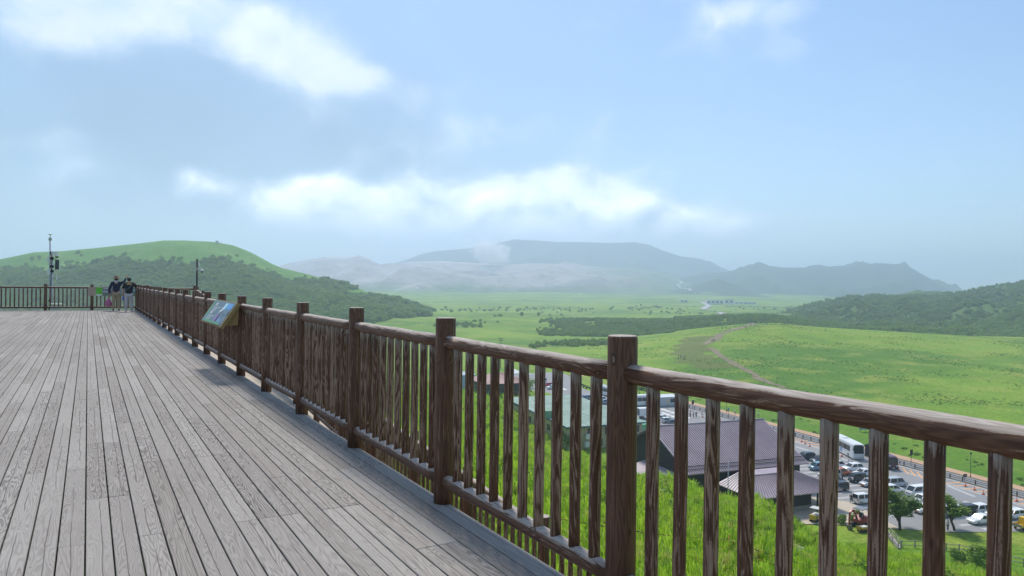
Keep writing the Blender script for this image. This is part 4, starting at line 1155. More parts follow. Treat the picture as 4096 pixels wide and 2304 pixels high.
MB().box((0, 0, 1.5), (7.4, 3.2, 2.8), 0, .04).obj('body', paint((.50, .53, .57), .5), ho)
quad_slab('roof', [(-4, -1.9, 2.95), (4, -1.9, 2.95), (4, 1.9, 3.3), (-4, 1.9, 3.3)], .12, paint((.62, .66, .70), .5), ho)
wn = MB().box((2.2, -1.62, 1.75), (1.9, .06, 1.2)).obj('window', GLASS, ho)
MB().box((2.2, -1.64, 1.10), (2.1, .08, .1)).obj('window_frame', WHITE, wn)

# ---------------------------------------------------------------- vehicles
CARS = {  # length, width, height, belt, hood height, then x of: windscreen base, roof front, roof rear, rear glass base
    'sedan': (4.60, 1.78, 1.44, .90, .76, .95, .30, -1.15, -1.75),
    'hatch': (4.10, 1.72, 1.50, .92, .80, 1.05, .45, -1.55, -1.95),
    'suv': (4.50, 1.84, 1.66, 1.02, .95, 1.10, .45, -1.65, -2.12),
    'kei': (3.40, 1.48, 1.68, 1.00, .96, 1.02, .62, -1.48, -1.62),
    'wagon': (3.40, 1.48, 1.80, 1.02, .98, 1.25, .85, -1.52, -1.64),
    'minivan': (4.70, 1.74, 1.86, 1.05, .98, 1.55, .85, -1.95, -2.22),
    'van': (4.75, 1.70, 1.99, 1.10, 1.05, 2.02, 1.35, -2.15, -2.33)}
_carm = {}
def car_meshes(kind):
    if kind in _carm: return _carm[kind]
    L, W, H, B, HD, xw, xf, xr, xb = CARS[kind]
    hl, hw = L/2, W/2; tw = hw*.80 if kind in ('sedan', 'hatch', 'suv') else hw*.90
    body = MB()
    def ring(x, zb, zt, w_):
        return [(x, -w_*.94, zb), (x, w_*.94, zb), (x, w_, zb+.18), (x, w_, (zb+zt)/2+.05), (x, w_*.95, zt-.03), (x, w_*.82, zt), (x, -w_*.82, zt), (x, -w_*.95, zt-.03), (x, -w_, (zb+zt)/2+.05), (x, -w_, zb+.18)]
    st = [(-hl, .36, B-.10, hw*.86), (-hl+.12, .26, B-.02, hw*.96), (xb, .22, B, hw), (0, .20, B, hw), (xw, .20, B-.01, hw), ((xw+hl)/2, .22, (HD+B)/2-.02, hw*.99), (hl-.22, .24, HD-.06, hw*.95), (hl-.03, .30, HD-.16, hw*.84), (hl, .36, HD-.30, hw*.78)]
    body.loft([ring(*s_) for s_ in st], True)
    # cabin
    cab = [(xb, xr), ]
    e = .04
    lo = [(xb-.02, -hw*.93, B-.03), (xw+.02, -hw*.93, B-.03), (xw+.02, hw*.93, B-.03), (xb-.02, hw*.93, B-.03)]
    md_ = [(xb*.5+xr*.5-.02, -(hw*.93+tw)/2-.012, (B+H)/2), (xw*.5+xf*.5+.03, -(hw*.93+tw)/2-.012, (B+H)/2), (xw*.5+xf*.5+.03, (hw*.93+tw)/2+.012, (B+H)/2), (xb*.5+xr*.5-.02, (hw*.93+tw)/2+.012, (B+H)/2)]
    hi = [(xr, -tw, H-.07), (xf, -tw, H-.07), (xf, tw, H-.07), (xr, tw, H-.07)]
    tp = [(xr+.22, -tw*.86, H), (xf-.25, -tw*.86, H-.01), (xf-.25, tw*.86, H-.01), (xr+.22, tw*.86, H)]
    body.loft([lo, md_, hi, tp], False)
    glass = []
    def pane(a, b, c, d, ins=.05, out=.012):
        q = [Vector(p) for p in (a, b, c, d)]; ce = sum(q, Vector())/4
        q = [ce+(p-ce)*(1-ins*2) for p in q]; n = (q[1]-q[0]).cross(q[3]-q[0]).normalized()
        if n.dot(ce-Vector((0, 0, B))) < 0: n = -n
        q = [p+n*out for p in q]
        mb = MB().add(q+[p-n*.02 for p in q], [(0, 1, 2, 3), (7, 6, 5, 4), (0, 4, 5, 1), (1, 5, 6, 2), (2, 6, 7, 3), (3, 7, 4, 0)])
        return mb.mesh('window')
    def qv(t, r0, r1): return Vector(r0).lerp(Vector(r1), t)
    # windscreen, rear window, two side windows per side following the cabin faces
    glass.append(('windscreen', pane(lo[1], lo[2], hi[2], hi[1], .06, .055)))
    glass.append(('rear_window', pane(lo[3], lo[0], hi[0], hi[3], .08, .05)))
    for s_ in (0, 1):
        a0, a1, b0, b1 = (lo[0], lo[1], hi[0], hi[1]) if s_ == 0 else (lo[3], lo[2], hi[3], hi[2])
        for t0, t1 in ((.04, .50), (.53, .96)):
            glass.append(('side_window', pane(qv(t0, a0, a1), qv(t1, a0, a1), qv(t1, b0, b1), qv(t0, b0, b1), .055, .04)))
    wheels = [(sx*(L*.30), sy*(hw-.08)) for sx in (-1, 1) for sy in (-1, 1)]
    r = .30 if 'kei' not in kind and kind != 'wagon' else .27
    ty = MB().tube([(0, -.10, 0), (0, -.085, 0), (0, .085, 0), (0, .10, 0)], [r*.86, r, r, r*.86], 16).mesh('tyre')
    rm = MB().tube([(0, -.106, 0), (0, .106, 0)], r*.62, 12).mesh('rim')
    hlm = MB().box((hl-.12, 0, HD-.22), (.22, .34, .15), 0, .03).mesh('headlight')
    tlm = MB().box((-hl+.05, 0, B-.16), (.14, .16, .30), 0, .03).mesh('tail_light')
    plate = MB().box((hl+.005, 0, .48), (.02, .34, .16)).mesh('number_plate')
    grille = MB().box((hl-.01, 0, HD-.34), (.06, hw*1.1, .14), 0, .02).mesh('grille')
    bump = MB().box((hl-.06, 0, .42), (.18, W*.80, .16), 0, .04).mesh('bumper')
    mir = MB().box((0, 0, 0), (.12, .18, .14), 0, .03).mesh('mirror')
    _carm[kind] = (body.mesh('body'), glass, wheels, r, ty, rm, hlm, tlm, plate, grille, bump, mir, (xw, hw, B, hl))
    return _carm[kind]
LAMP = paint((.75, .78, .80), .15); TAIL = paint((.45, .02, .02), .25); CHROME = paint((.5, .5, .52), .25, .8)
def car(kind, color, px, py, head, label, cat='car', group='cars parked in the valley', gloss=.25, two_tone=None, pos=None, z=Z0):
    P = pos or at_z(px, py, z)
    body, glass, wheels, r, ty, rm, hlm, tlm, plate, grille, bump, mir, (xw, hw, B, hl) = car_meshes(kind)
    o = thing('car' if kind != 'van' else 'van', label, cat, (P.x, P.y, z+.012), head, group)
    pm_ = paint(color, gloss, 0, .05, 1.0, .6)
    link('body', body.copy(), pm_, o)
    for n_, g_ in glass:
        link(n_, g_, GLASS, o)
    for wx, wy in wheels:
        t_ = link('tyre', ty, RUBBER, o, (wx, wy, r)); link('rim', rm, CHROME, t_)
    for sy in (-1, 1):
        link('headlight', hlm, LAMP, o, (0, sy*(hw*.66), 0)); link('tail_light', tlm, TAIL, o, (0, sy*(hw*.80), 0))
        link('mirror', mir, pm_, o, (xw-.25, sy*(hw+.06), B+.06))
    link('number_plate', plate, paint((.7, .68, .4), .5), o); link('grille', grille, BLACK, o); link('bumper', bump, pm_, o)
    return o
AS = atan2(Sv.y, Sv.x); LEFT = AS+pi; RIGHT = AS
Wt, Si, Bk, Bu, Or = (.78, .79, .80), (.46, .49, .53), (.018, .02, .026), (.17, .33, .42), (.62, .13, .03)
car('kei', Bu, 3268, 1880, LEFT, 'light blue boxy small car at the end of the first parking row')
car('suv', (.03, .035, .06), 3282, 1852, LEFT, 'dark car just behind the light blue boxy car')
car('suv', Wt, 3352, 1872, RIGHT, 'white car partly hidden between the light blue and orange cars')
car('hatch', Or, 3362, 1900, RIGHT, 'orange hatchback, only orange car in the car park')
car('suv', Wt, 3410, 1884, LEFT, 'white sport utility car directly behind the black boxy car')
car('sedan', Wt, 3452, 1903, LEFT, 'white low car right of the white sport utility car, behind the black car')
car('wagon', Bk, 3428, 1928, LEFT, 'black boxy small car with shiny side windows')
car('minivan', Si, 3582, 1946, RIGHT, 'silver minivan facing right in the middle row')
car('suv', Wt, 3568, 1972, RIGHT, 'white car parked just in front of the silver minivan')
car('van', Wt, 3672, 1984, LEFT, 'tall white van facing left right of the silver minivan', 'van')
car('suv', Wt, 3690, 2014, LEFT, 'white car in front of the tall white van, behind the larger tree')
car('hatch', Wt, 3700, 2050, LEFT, 'white hatchback mostly hidden by the larger tree')
car('wagon', Wt, 3450, 2013, RIGHT, 'white boxy small car seen from behind near the porch')
car('kei', Bk, 3358, 1962, LEFT, 'black small car by the corner of the porch roof')
car('sedan', Wt, 3922, 2092, LEFT, 'white sedan nearest the grass bank, right of the smaller tree')
car('suv', Wt, 3932, 2052, RIGHT, 'white car with dark rear window behind the nearest white sedan')
car('suv', Bk, 3884, 2054, RIGHT, 'black car behind the smaller tree')
car('hatch', Wt, 4052, 2072, LEFT, 'white hatchback beside the yellow truck at the right edge')
car('suv', (.03, .035, .05), 3222, 1838, LEFT, 'dark car at the tip of the large purple roof')
car('minivan', Wt, 3318, 1912, LEFT, 'white minivan behind the left edge of a baluster, before the blue car')
car('hatch', Si, 3480, 1944, LEFT, 'silver hatchback right of the black boxy car')
car('sedan', Wt, 3540, 1992, LEFT, 'white sedan left of the larger tree crown')
car('hatch', Wt, 3742, 2038, LEFT, 'white hatchback between the two trees')
car('minivan', Wt, 3790, 2062, LEFT, 'white minivan left of the smaller tree')
car('hatch', Si, 3985, 2066, LEFT, 'silver hatchback behind the nearest white sedan')
for k, (px, py, c_, lb) in enumerate(((2652, 1680, Wt, 'white car farthest left of the trio behind the purple ridge'), (2672, 1690, Wt, 'white car in the middle of the trio behind the purple ridge'), (2698, 1698, (.10, .13, .18), 'dark blue grey car of the trio behind the purple ridge'))):
    car('hatch', c_, px, py, RIGHT, lb)
car('hatch', (.25, .32, .42), 2418, 1616, LEFT, 'grey blue car above the green roof, beside the nearest white car')
car('suv', Wt, 2398, 1606, LEFT, 'white car behind the grey blue car above the green roof')
car('suv', (.20, .25, .33), 2340, 1600, LEFT, 'blue grey car with white roof rack at the corner of the green roof')
car('van', Wt, 2172, 1530, -1.7, 'white van arriving past the red roofed lodge', 'van')
car('hatch', (.55, .03, .04), 2190, 1546, LEFT, 'bright red car right of the red roofed lodge')
car('suv', Wt, 2210, 1556, LEFT, 'white car beside the bright red car')
def bus(label, px, py, head, L, W, H, color, trim, group=None, pattern=True, front=False):
    P = at_z(px, py, Z0)
    if front: P -= Vector((cos(head), sin(head), 0))*(L/2+.1)
    o = thing('bus', label, 'bus', (P.x, P.y, Z0+.012), head, group)
    pm_ = paint(color, .3, 0, .05, 1.0, .6); hl, hw = L/2, W/2
    mb = MB(); rings = []
    for x, k, zt in ((-hl, .94, H-.12), (-hl+.15, 1, H-.03), (-hl*.5, 1, H), (hl*.7, 1, H), (hl-.45, 1, H-.06), (hl-.12, .98, H-.28), (hl, .94, H*.42), (hl+.02, .92, .38)):
        w_ = hw*k; zb = .32
        rings.append([(x, -w_, zb), (x, w_, zb), (x, w_, zt-.22), (x, w_*.9, zt), (x, -w_*.9, zt), (x, -w_, zt-.22)])
    mb.loft(rings, False); mb.obj('body', pm_, o)
    z0, z1 = H*.46, H*.80
    n_ = 6 if L > 9 else 4
    for sy in (-1, 1):
        for k in range(n_):
            xa = -hl+.5+(L-2.0)*k/n_; xb_ = -hl+.44+(L-2.0)*(k+1)/n_
            MB().box(((xa+xb_)/2, sy*hw, (z0+z1)/2), (xb_-xa-.05, .05, z1-z0)).obj('side_window', GLASS, o)
    q = [Vector((hl+.012, -hw*.86, H*.40)), Vector((hl+.012, hw*.86, H*.40)), Vector((hl-.10, hw*.86, H-.36)), Vector((hl-.10, -hw*.86, H-.36))]
    MB().add(q+[p+Vector((-.1, 0, 0)) for p in q], [(0, 1, 2, 3), (7, 6, 5, 4), (0, 4, 5, 1), (1, 5, 6, 2), (2, 6, 7, 3), (3, 7, 4, 0)]).obj('windscreen', GLASS, o)
    MB().box((hl-.13, 0, H-.26), (.12, hw*1.3, .16)).obj('destination_panel', BLACK, o)
    MB().box((hl+.03, 0, .50), (.14, hw*1.85, .34), 0, .06).obj('bumper', paint([c*.9 for c in trim], .4), o)
    for sy in (-1, 1):
        MB().box((hl+.035, sy*hw*.70, .86), (.08, .36, .20), 0, .03).obj('headlight', LAMP, o)
        MB().box((-hl, sy*hw*.8, .95), (.06, .2, .4), 0, .02).obj('tail_light', TAIL, o)
        m_ = MB().tube([(hl-.05, sy*hw*.92, H-.45), (hl+.30, sy*(hw+.12), H-.55), (hl+.32, sy*(hw+.14), H-.9)], .03, 6).obj('mirror_arm', BLACK, o)
        MB().box((hl+.32, sy*(hw+.14), H-1.05), (.10, .22, .42), 0, .03).obj('mirror', BLACK, m_)
        for x in (hl-2.4 if L > 9 else hl-1.5, -hl+2.6 if L > 9 else -hl+1.6):
            r_ = .50 if L > 9 else .40
            t_ = MB().tube([(x, sy*(hw-.27), r_), (x, sy*(hw+.01), r_)], r_, 18).obj('tyre', RUBBER, o)
            MB().tube([(x, sy*(hw-.20), r_), (x, sy*(hw+.03), r_)], r_*.58, 14).obj('rim', CHROME, t_)
    MB().box((hl+.11, 0, .42), (.02, .4, .2)).obj('number_plate', paint((.65, .66, .6), .5), o)
    MB().box((-hl*.35, 0, H+.07), (2.6, hw*1.2, .18), 0, .05).obj('roof_unit', pm_, o)
    if pattern:                                        # blue curved marks on the flanks
        for sy in (-1, 1):
            for k, c_ in enumerate(((.03, .14, .50), (.03, .30, .52))):
                x0 = -.6+k*.75; y_ = sy*(hw+.012+.004*k)
                pts = []
                for i in range(7):
                    a_ = i/6; pts.append((x0+.55*sin(a_*2.0)-.35*a_, .55+1.0*a_))
                back = [(x-.42-.1*sin(3*i), z_) for i, (x, z_) in enumerate(reversed(pts))]
                full = pts+back
                mb = MB(); n2 = len(full)
                mb.add([(x, y_, z_) for x, z_ in full]+[(x, y_-sy*.01, z_) for x, z_ in full], [tuple(range(n2)), tuple(range(2*n2-1, n2-1, -1))])
                mb.obj('flank_mark', paint(c_, .35), o)
    return o
TW = atan2(-Tv.y, -Tv.x)
bus('white tour coach with blue curved marks parked beside the road', 3436, 1841, atan2(-.86, -.51), 11.6, 2.5, 3.45, (.76, .78, .78), (.7, .7, .7), None, True, True)
bus('maroon minibus behind the orange hatching', 3574, 1881, atan2(-.86, -.51), 7.0, 2.1, 2.7, (.075, .022, .05), (.05, .015, .03), None, False, True)
bus('white coach with dark windows near the portable hut', 2572, 1622, AS+pi, 11.5, 2.5, 3.4, (.80, .80, .80), (.7, .7, .7), None, False)
bus('white coach facing the camera above the green roof', 2428, 1583, TW+.3, 10.5, 2.5, 3.3, (.74, .76, .77), (.6, .6, .6), None, False)
# box truck with open back
tp_ = at_z(2596, 1672, Z0)
to = thing('box_truck', 'white delivery truck with its rear doors open left of the parked trio', 'truck', (tp_.x, tp_.y, Z0+.012), RIGHT)
mb = MB()
for c, d in (((-1.0, 0, 2.95), (5.2, 2.2, .08)), ((-1.0, 0, .85), (5.2, 2.2, .12)), ((-1.0, -1.08, 1.9), (5.2, .06, 2.1)), ((-1.0, 1.08, 1.9), (5.2, .06, 2.1)), ((1.57, 0, 1.9), (.06, 2.2, 2.1))): mb.box(c, d)
mb.obj('cargo_box', paint((.78, .79, .79), .35), to)
MB().box((-2.2, 0, 1.5), (1.4, 1.7, 1.1), 0, .03).obj('cargo', paint((.05, .05, .06), .7), to)
mb = MB().loft([[(1.75, -1.0, .45), (1.75, 1.0, .45), (1.75, 1.0, 2.1), (1.75, -1.0, 2.1)], [(2.7, -1.0, .45), (2.7, 1.0, .45), (2.7, .95, 2.1), (2.7, -.95, 2.1)], [(3.35, -.98, .45), (3.35, .98, .45), (3.05, .9, 2.0), (3.05, -.9, 2.0)]])
mb.obj('cab', WHITE, to)
MB().add([(3.30, -.85, 1.2), (3.30, .85, 1.2), (3.12, .8, 1.95), (3.12, -.8, 1.95), (3.1, -.85, 1.2), (3.1, .85, 1.2), (2.95, .8, 1.95), (2.95, -.8, 1.95)], [(0, 1, 2, 3), (7, 6, 5, 4), (0, 4, 5, 1), (1, 5, 6, 2), (2, 6, 7, 3), (3, 7, 4, 0)]).obj('windscreen', GLASS, to)
for sy in (-1, 1):
    MB().box((2.45, sy*.985, 1.55), (.8, .05, .6)).obj('side_window', GLASS, to)
    for x in (2.5, -2.3):
        t_ = MB().tube([(x, sy*.78, .4), (x, sy*1.02, .4)], .4, 16).obj('tyre', RUBBER, to); MB().tube([(x, sy*.8, .4), (x, sy*1.04, .4)], .22, 12).obj('rim', CHROME, t_)
cbx = at_z(2565, 1668, Z0)
cx_ = thing('cardboard_box', 'stack of brown cardboard boxes behind the open truck', 'box', (cbx.x, cbx.y, Z0))
for k in range(3): MB().box((0, 0, .35+k*.62), (1.1-.1*k, .9, .6), .1*k, .015).obj('carton', paint((.40, .22, .11), .8), cx_)
# mini excavator
ep = at_z(3440, 2104, Z0)
eo = thing('mini_excavator', 'red mini excavator with raised boom and grey canopy', 'excavator', (ep.x, ep.y, Z0), LEFT+.3)
REDP = paint((.30, .022, .030), .4)
for sy in (-1, 1):
    tr_ = MB(); rings = []
    prof = [(cos(a_)*(.95 if abs(cos(a_)) > .3 else .95), sin(a_)) for a_ in [2*pi*k/20 for k in range(20)]]
    outl = [(1.0+.28*cos(a_), .29+.28*sin(a_)) for a_ in [-pi/2+pi*k/8 for k in range(9)]]+[(-1.0-.28*cos(a_), .29+.28*sin(a_)) for a_ in [pi/2-pi*k/8 for k in range(9)]]
    tr_.loft([[(x, sy*.55, z_) for x, z_ in outl], [(x, sy*.95, z_) for x, z_ in outl]], False); t_ = tr_.obj('track', RUBBER, eo)
    for x in (-.9, -.3, .3, .9): MB().tube([(x, sy*.97, .28), (x, sy*.99, .28)], .17, 10).obj('track_roller', GALV, t_)
MB().box((0, 0, .62), (1.6, 1.1, .16)).obj('undercarriage', BLACK, eo)
MB().loft([[(-1.35, -.9, .72), (-1.35, .9, .72), (-1.25, .85, 1.55), (-1.25, -.85, 1.55)], [(-.2, -.92, .72), (-.2, .92, .72), (-.35, .85, 1.6), (-.35, -.85, 1.6)], [(.85, -.75, .72), (.85, .75, .72), (.80, .7, 1.12), (.80, -.7, 1.12)]], False).obj('housing', REDP, eo)
MB().box((-.15, .1, 1.75), (.5, .6, .75), 0, .06).obj('seat', BLACK, eo)
for sx, sy in ((-.9, -.75), (-.9, .75), (.65, -.7), (.65, .7)): MB().tube([(sx, sy, 1.1), (sx*.95, sy, 2.75)], .035, 6).obj('canopy_post', GALV, eo)
MB().box((-.15, 0, 2.80), (1.9, 1.65, .11), 0, .04).obj('canopy', paint((.20, .21, .24), .5), eo)
def boom(name, pts, wd, parent):
    mb = MB(); rings = []
    for (x, z_, h_) in pts: rings.append([(x, -wd, z_-h_), (x, wd, z_-h_), (x, wd, z_+h_), (x, -wd, z_+h_)])
    return mb.loft(rings, False).obj(name, REDP, parent)
bm = boom('boom', [(.75, 1.0, .14), (1.35, 2.15, .20), (1.9, 2.75, .2), (2.5, 2.85, .17), (3.0, 2.6, .12)], .13, eo)
MB().tube([(1.2, 0, 1.25), (1.75, 0, 2.5)], .06, 8).obj('hydraulic_ram', CHROME, bm)
MB().loft([[(2.85, -.1, 2.75), (2.85, .1, 2.75), (3.12, .1, 2.7), (3.12, -.1, 2.7)], [(2.95, -.1, 1.6), (2.95, .1, 1.6), (3.2, .1, 1.6), (3.2, -.1, 1.6)], [(3.05, -.09, .75), (3.05, .09, .75), (3.2, .09, .75), (3.2, -.09, .75)]], False).obj('dipper_arm', REDP, eo)
MB().loft([[(2.6+.1*k, -.35, zz_) for k, zz_ in ((0, .15), (2, .02), (6, .1), (7, .7), (4, .8))], [(2.6+.1*k, .35, zz_) for k, zz_ in ((0, .15), (2, .02), (6, .1), (7, .7), (4, .8))]], False).obj('bucket', paint((.16, .15, .14), .7), eo)
# small yellow machines
def dumper(label, px, py, head, c_):
    P = at_z(px, py, Z0+.0)
    o = thing('crawler_dumper', label, 'dumper', (P.x, P.y, Z0), head, None)
    for sy in (-1, 1):
        outl = [(1.0+.24*cos(a_), .25+.24*sin(a_)) for a_ in [-pi/2+pi*k/6 for k in range(7)]]+[(-1.0-.24*cos(a_), .25+.24*sin(a_)) for a_ in [pi/2-pi*k/6 for k in range(7)]]
        MB().loft([[(x, sy*.4, z_) for x, z_ in outl], [(x, sy*.72, z_) for x, z_ in outl]]).obj('track', RUBBER, o)
    YEL = paint(c_, .45)
    MB().loft([[(-1.2, -.7, .6), (.9, -.7, .6), (.9, .7, .6), (-1.2, .7, .6)], [(-1.5, -.85, 1.15), (1.1, -.85, 1.15), (1.1, .85, 1.15), (-1.5, .85, 1.15)]], False).obj('bed', YEL, o)
    MB().box((1.35, 0, 1.0), (.5, 1.2, .9), 0, .05).obj('engine_cover', YEL, o)
    MB().box((-.2, 0, 1.25), (1.8, 1.3, .2), 0, .08).obj('load', paint((.65, .64, .60), .8), o)
    return o
d1 = dumper('yellow crawler dumper with pale load in front of the red excavator', 3452, 2126, LEFT, (.45, .28, .04)); d1.scale = (.62, .62, .62)
d2 = dumper('yellow crawler dumper with a roof frame beside the porch wall', 3262, 2084, LEFT+.5, (.5, .34, .04)); d2.scale = (.85, .85, .85)
for sx in (-.7, .7):
    for sy in (-.7, .7): MB().tube([(sx, sy, 1.1), (sx, sy, 2.5)], .035, 6).obj('frame_post', GALV, d2)
MB().box((0, 0, 2.54), (1.8, 1.7, .07)).obj('frame_roof', paint((.55, .56, .55), .6), d2)
yp = at_z(4092, 2116, Z0)
yo_ = thing('yellow_truck', 'small yellow flatbed truck at the right edge of the car park', 'truck', (yp.x, yp.y, Z0+.012), RIGHT+.15)
YEL = paint((.72, .47, .01), .4)
MB().loft([[(.1, -.73, .4), (.1, .73, .4), (.1, .70, 1.75), (.1, -.70, 1.75)], [(1.2, -.73, .4), (1.2, .73, .4), (1.05, .68, 1.75), (1.05, -.68, 1.75)], [(1.65, -.72, .4), (1.65, .72, .4), (1.35, .64, 1.68), (1.35, -.64, 1.68)]], False).obj('cab', YEL, yo_)
MB().box((-.8, 0, .62), (1.8, 1.45, .10)).obj('bed', YEL, yo_)
for sy in (-1, 1):
    MB().box((-.8, sy*.72, .83), (1.8, .05, .32)).obj('bed_side', YEL, yo_)
    MB().box((.75, sy*.715, 1.32), (.7, .04, .45)).obj('side_window', GLASS, yo_)
    for x in (1.05, -.9):
        t_ = MB().tube([(x, sy*.56, .27), (x, sy*.74, .27)], .27, 14).obj('tyre', RUBBER, yo_); MB().tube([(x, sy*.6, .27), (x, sy*.76, .27)], .16, 10).obj('rim', CHROME, t_)
MB().box((-1.70, 0, .85), (.05, 1.45, .4)).obj('tailboard', paint((.30, .27, .22), .7), yo_)
MB().add([(1.60, -.6, .98), (1.60, .6, .98), (1.40, .56, 1.6), (1.40, -.6, 1.6), (1.45, -.6, .98), (1.45, .6, .98), (1.28, .56, 1.6), (1.28, -.56, 1.6)], [(0, 1, 2, 3), (7, 6, 5, 4), (0, 4, 5, 1), (1, 5, 6, 2), (2, 6, 7, 3), (3, 7, 4, 0)]).obj('windscreen', GLASS, yo_)
# motorcycles by the far fence
for k in range(4):
    P = at_z(2318+k*11, 1541+k*5, Z0)
    o = thing('motorcycle', ('red', 'black', 'dark grey', 'black')[k]+' motorcycle, %s from the left in the row by the far fence' % ('first', 'second', 'third', 'fourth')[k], 'motorcycle', (P.x, P.y, Z0), LEFT, 'motorcycles by the far fence')
    pc_ = paint(((.5, .02, .02), (.02, .02, .02), (.08, .08, .09), (.03, .03, .03))[k], .3)
    for x in (-.7, .7): MB().tube([(x, -.06, .3), (x, .06, .3)], .3, 14).obj('wheel', RUBBER, o)
    MB().loft([[(-.75, -.10, .62), (-.75, .10, .62), (-.75, .06, .80), (-.75, -.06, .80)], [(.1, -.16, .35), (.1, .16, .35), (.1, .14, .95), (.1, -.14, .95)], [(.62, -.10, .6), (.62, .10, .6), (.6, .1, 1.05), (.6, -.1, 1.05)]]).obj('body', pc_, o)
    MB().tube([(.62, -.35, 1.05), (.7, 0, 1.0), (.62, .35, 1.05)], .025, 6).obj('handlebar', BLACK, o)
    MB().tube([(.7, 0, .3), (.6, 0, 1.0)], .04, 6).obj('fork', GALV, o)
# traffic cones
cone_m = MB().lathe((0, 0, .04), [(.19, 0), (.17, .02), (.035, .66), (.02, .68)], 14).mesh('cone')
base_m = MB().box((0, 0, .02), (.42, .42, .04), 0, .01).mesh('base')
band_m = MB().lathe((0, 0, .34), [(.112, 0), (.082, .14)], 14).mesh('band')
CONE = paint((.80, .10, .03), .5)
def z7p(x, y): return 3096+x*.3882, 1600+y*.3882
def z6p(x, y): return 2300+x*.3882, 1400+y*.3882
spots = [('on the white line by the wide bays, first before the coach', z7p(285, 435)), ('on the white line by the wide bays, second before the coach', z7p(320, 455)), ('on the white line by the wide bays, third before the coach', z7p(368, 480)),
         ('standing at the left flank of the white coach', z7p(698, 585)), ('at the corner of the maroon minibus', z7p(1283, 722)),
         ('on the white line near the road, first of the run at right', z7p(1972, 890)), ('on the white line near the road, second of the run at right', z7p(2066, 932)), ('on the white line near the road, third of the run at right', z7p(2158, 975)), ('on the white line near the road, last at the right edge', z7p(2500, 1048)),
         ('near the standing group above the purple roof', z6p(1318, 695)), ('on the crossing beyond the purple roof', z6p(1190, 635)), ('just behind the purple ridge', z6p(1500, 735))]
for lb, (px, py) in spots:
    P = at_z(px, py, Z0); o = thing('traffic_cone', 'orange traffic cone '+lb, 'cone', (P.x, P.y, Z0+.012), 0, 'orange traffic cones')
    link('cone', cone_m, CONE, o); link('base', base_m, BLACK, o); link('band', band_m, WHITE, o)
    o.scale = (1.15, 1.15, 1.15)
# roadside fence: dark posts with two rails
gf_ = thing('roadside_fence', 'low dark fence of posts and rails between car park and road', 'fence', (side(60, -4.55), 60, Z0+.13))
of = Vector(gf_.location)
DKF = paint((.06, .05, .045), .7)
pm2 = MB().box((0, 0, .42), (.18, .18, .84), 0, .02).mesh('post'); pm2.materials.append(DKF)
fy = [52+2.6*k for k in range(56)]
for y in fy: link('post', pm2, None, gf_, Vector((side(y, -4.55), y, Z0+.13))-of)
for a_, b_ in zip(fy[::4], fy[4::4]):
    for h_ in (.35, .68):
        MB().tube([Vector((side(a_, -4.55), a_, Z0+.13+h_))-of, Vector((side(b_, -4.55), b_, Z0+.13+h_))-of], .045, 6).obj('rail', DKF, gf_)
# signs and lamps along the road
def sign_post(px, py, h_, wd, ht, label, mat, rz=AS):
    P = at_z(px, py, Z0)
    o = thing('road_sign', label, 'sign', (P.x, P.y, Z0), rz)
    MB().tube([(0, 0, 0), (0, 0, h_)], .05, 8).obj('pole', BLACK, o)
    MB().box((0, -.06, h_-ht/2), (wd, .06, ht), 0, .015).obj('board', mat, o)
sign_post(*z7p(1412, 680), 3.5, .75, 1.15, 'dark rectangular road sign on a pole beside the roadside fence', paint((.03, .035, .035), .5))
sign_post(*z7p(1965, 840), 1.5, 1.0, .6, 'low dark notice board on the roadside fence', paint((.08, .06, .06), .6))
sign_post(*z6p(1212, 640), 3.6, .8, 1.2, 'black sign pole beside the crossing beyond the purple roof', BLACK)
sign_post(*z6p(955, 620), 3.4, .35, 1.5, 'yellow and black barrier post beside the portable hut', paint((.60, .36, .02), .5))
sign_post(*z6p(1580, 690), 2.6, .5, .5, 'small road sign beside the footpath above the purple ridge', paint((.15, .2, .5), .5))
P = at_z(*z7p(935, 590), Z0)
ko = thing('ticket_machine', 'small dark gabled booth just right of the white coach', 'booth', (side(P.y, -3.6)-.8, P.y, Z0+.05), AS)
MB().box((0, 0, 1.1), (1.5, 1.2, 2.2), 0, .03).obj('body', paint((.045, .038, .035), .6), ko)
MB().add([(-.95, -.8, 2.2), (.95, -.8, 2.2), (.95, .8, 2.2), (-.95, .8, 2.2), (-.95, 0, 2.8), (.95, 0, 2.8)], [(0, 1, 5, 4), (3, 4, 5, 2), (0, 4, 3), (1, 2, 5), (3, 2, 1, 0)]).obj('roof', BLACK, ko)
MB().box((0, -.62, 1.2), (.7, .04, 1.2)).obj('front_panel', paint((.25, .22, .2), .5), ko)
for lb, (px, py), h_ in (('right of the dark road sign', z7p(2025, 790), 5.4), ('above the left part of the purple ridge', z6p(1562, 640), 5.4)):
    P = at_z(px, py, Z0+.1)
    o = thing('street_lamp', 'slim black lamp post on the footpath '+lb, 'lamp', (P.x, P.y, Z0+.1), 0, 'lamp posts on the footpath')
    MB().tube([(0, 0, 0), (0, 0, h_*.82)], [.06, .04], 8).obj('post', BLACK, o)
    MB().lathe((0, 0, h_*.82), [(.09, 0), (.16, .08), (.13, .42), (.04, .55)], 10).obj('lantern', BLACK, o)
    MB().lathe((0, 0, h_*.5), [(.06, 0), (.1, .05), (.06, .12)], 8).obj('collar', BLACK, o)
    MB().lathe((0, 0, 0), [(.13, 0), (.12, .2), (.07, .3)], 8).obj('foot', BLACK, o)
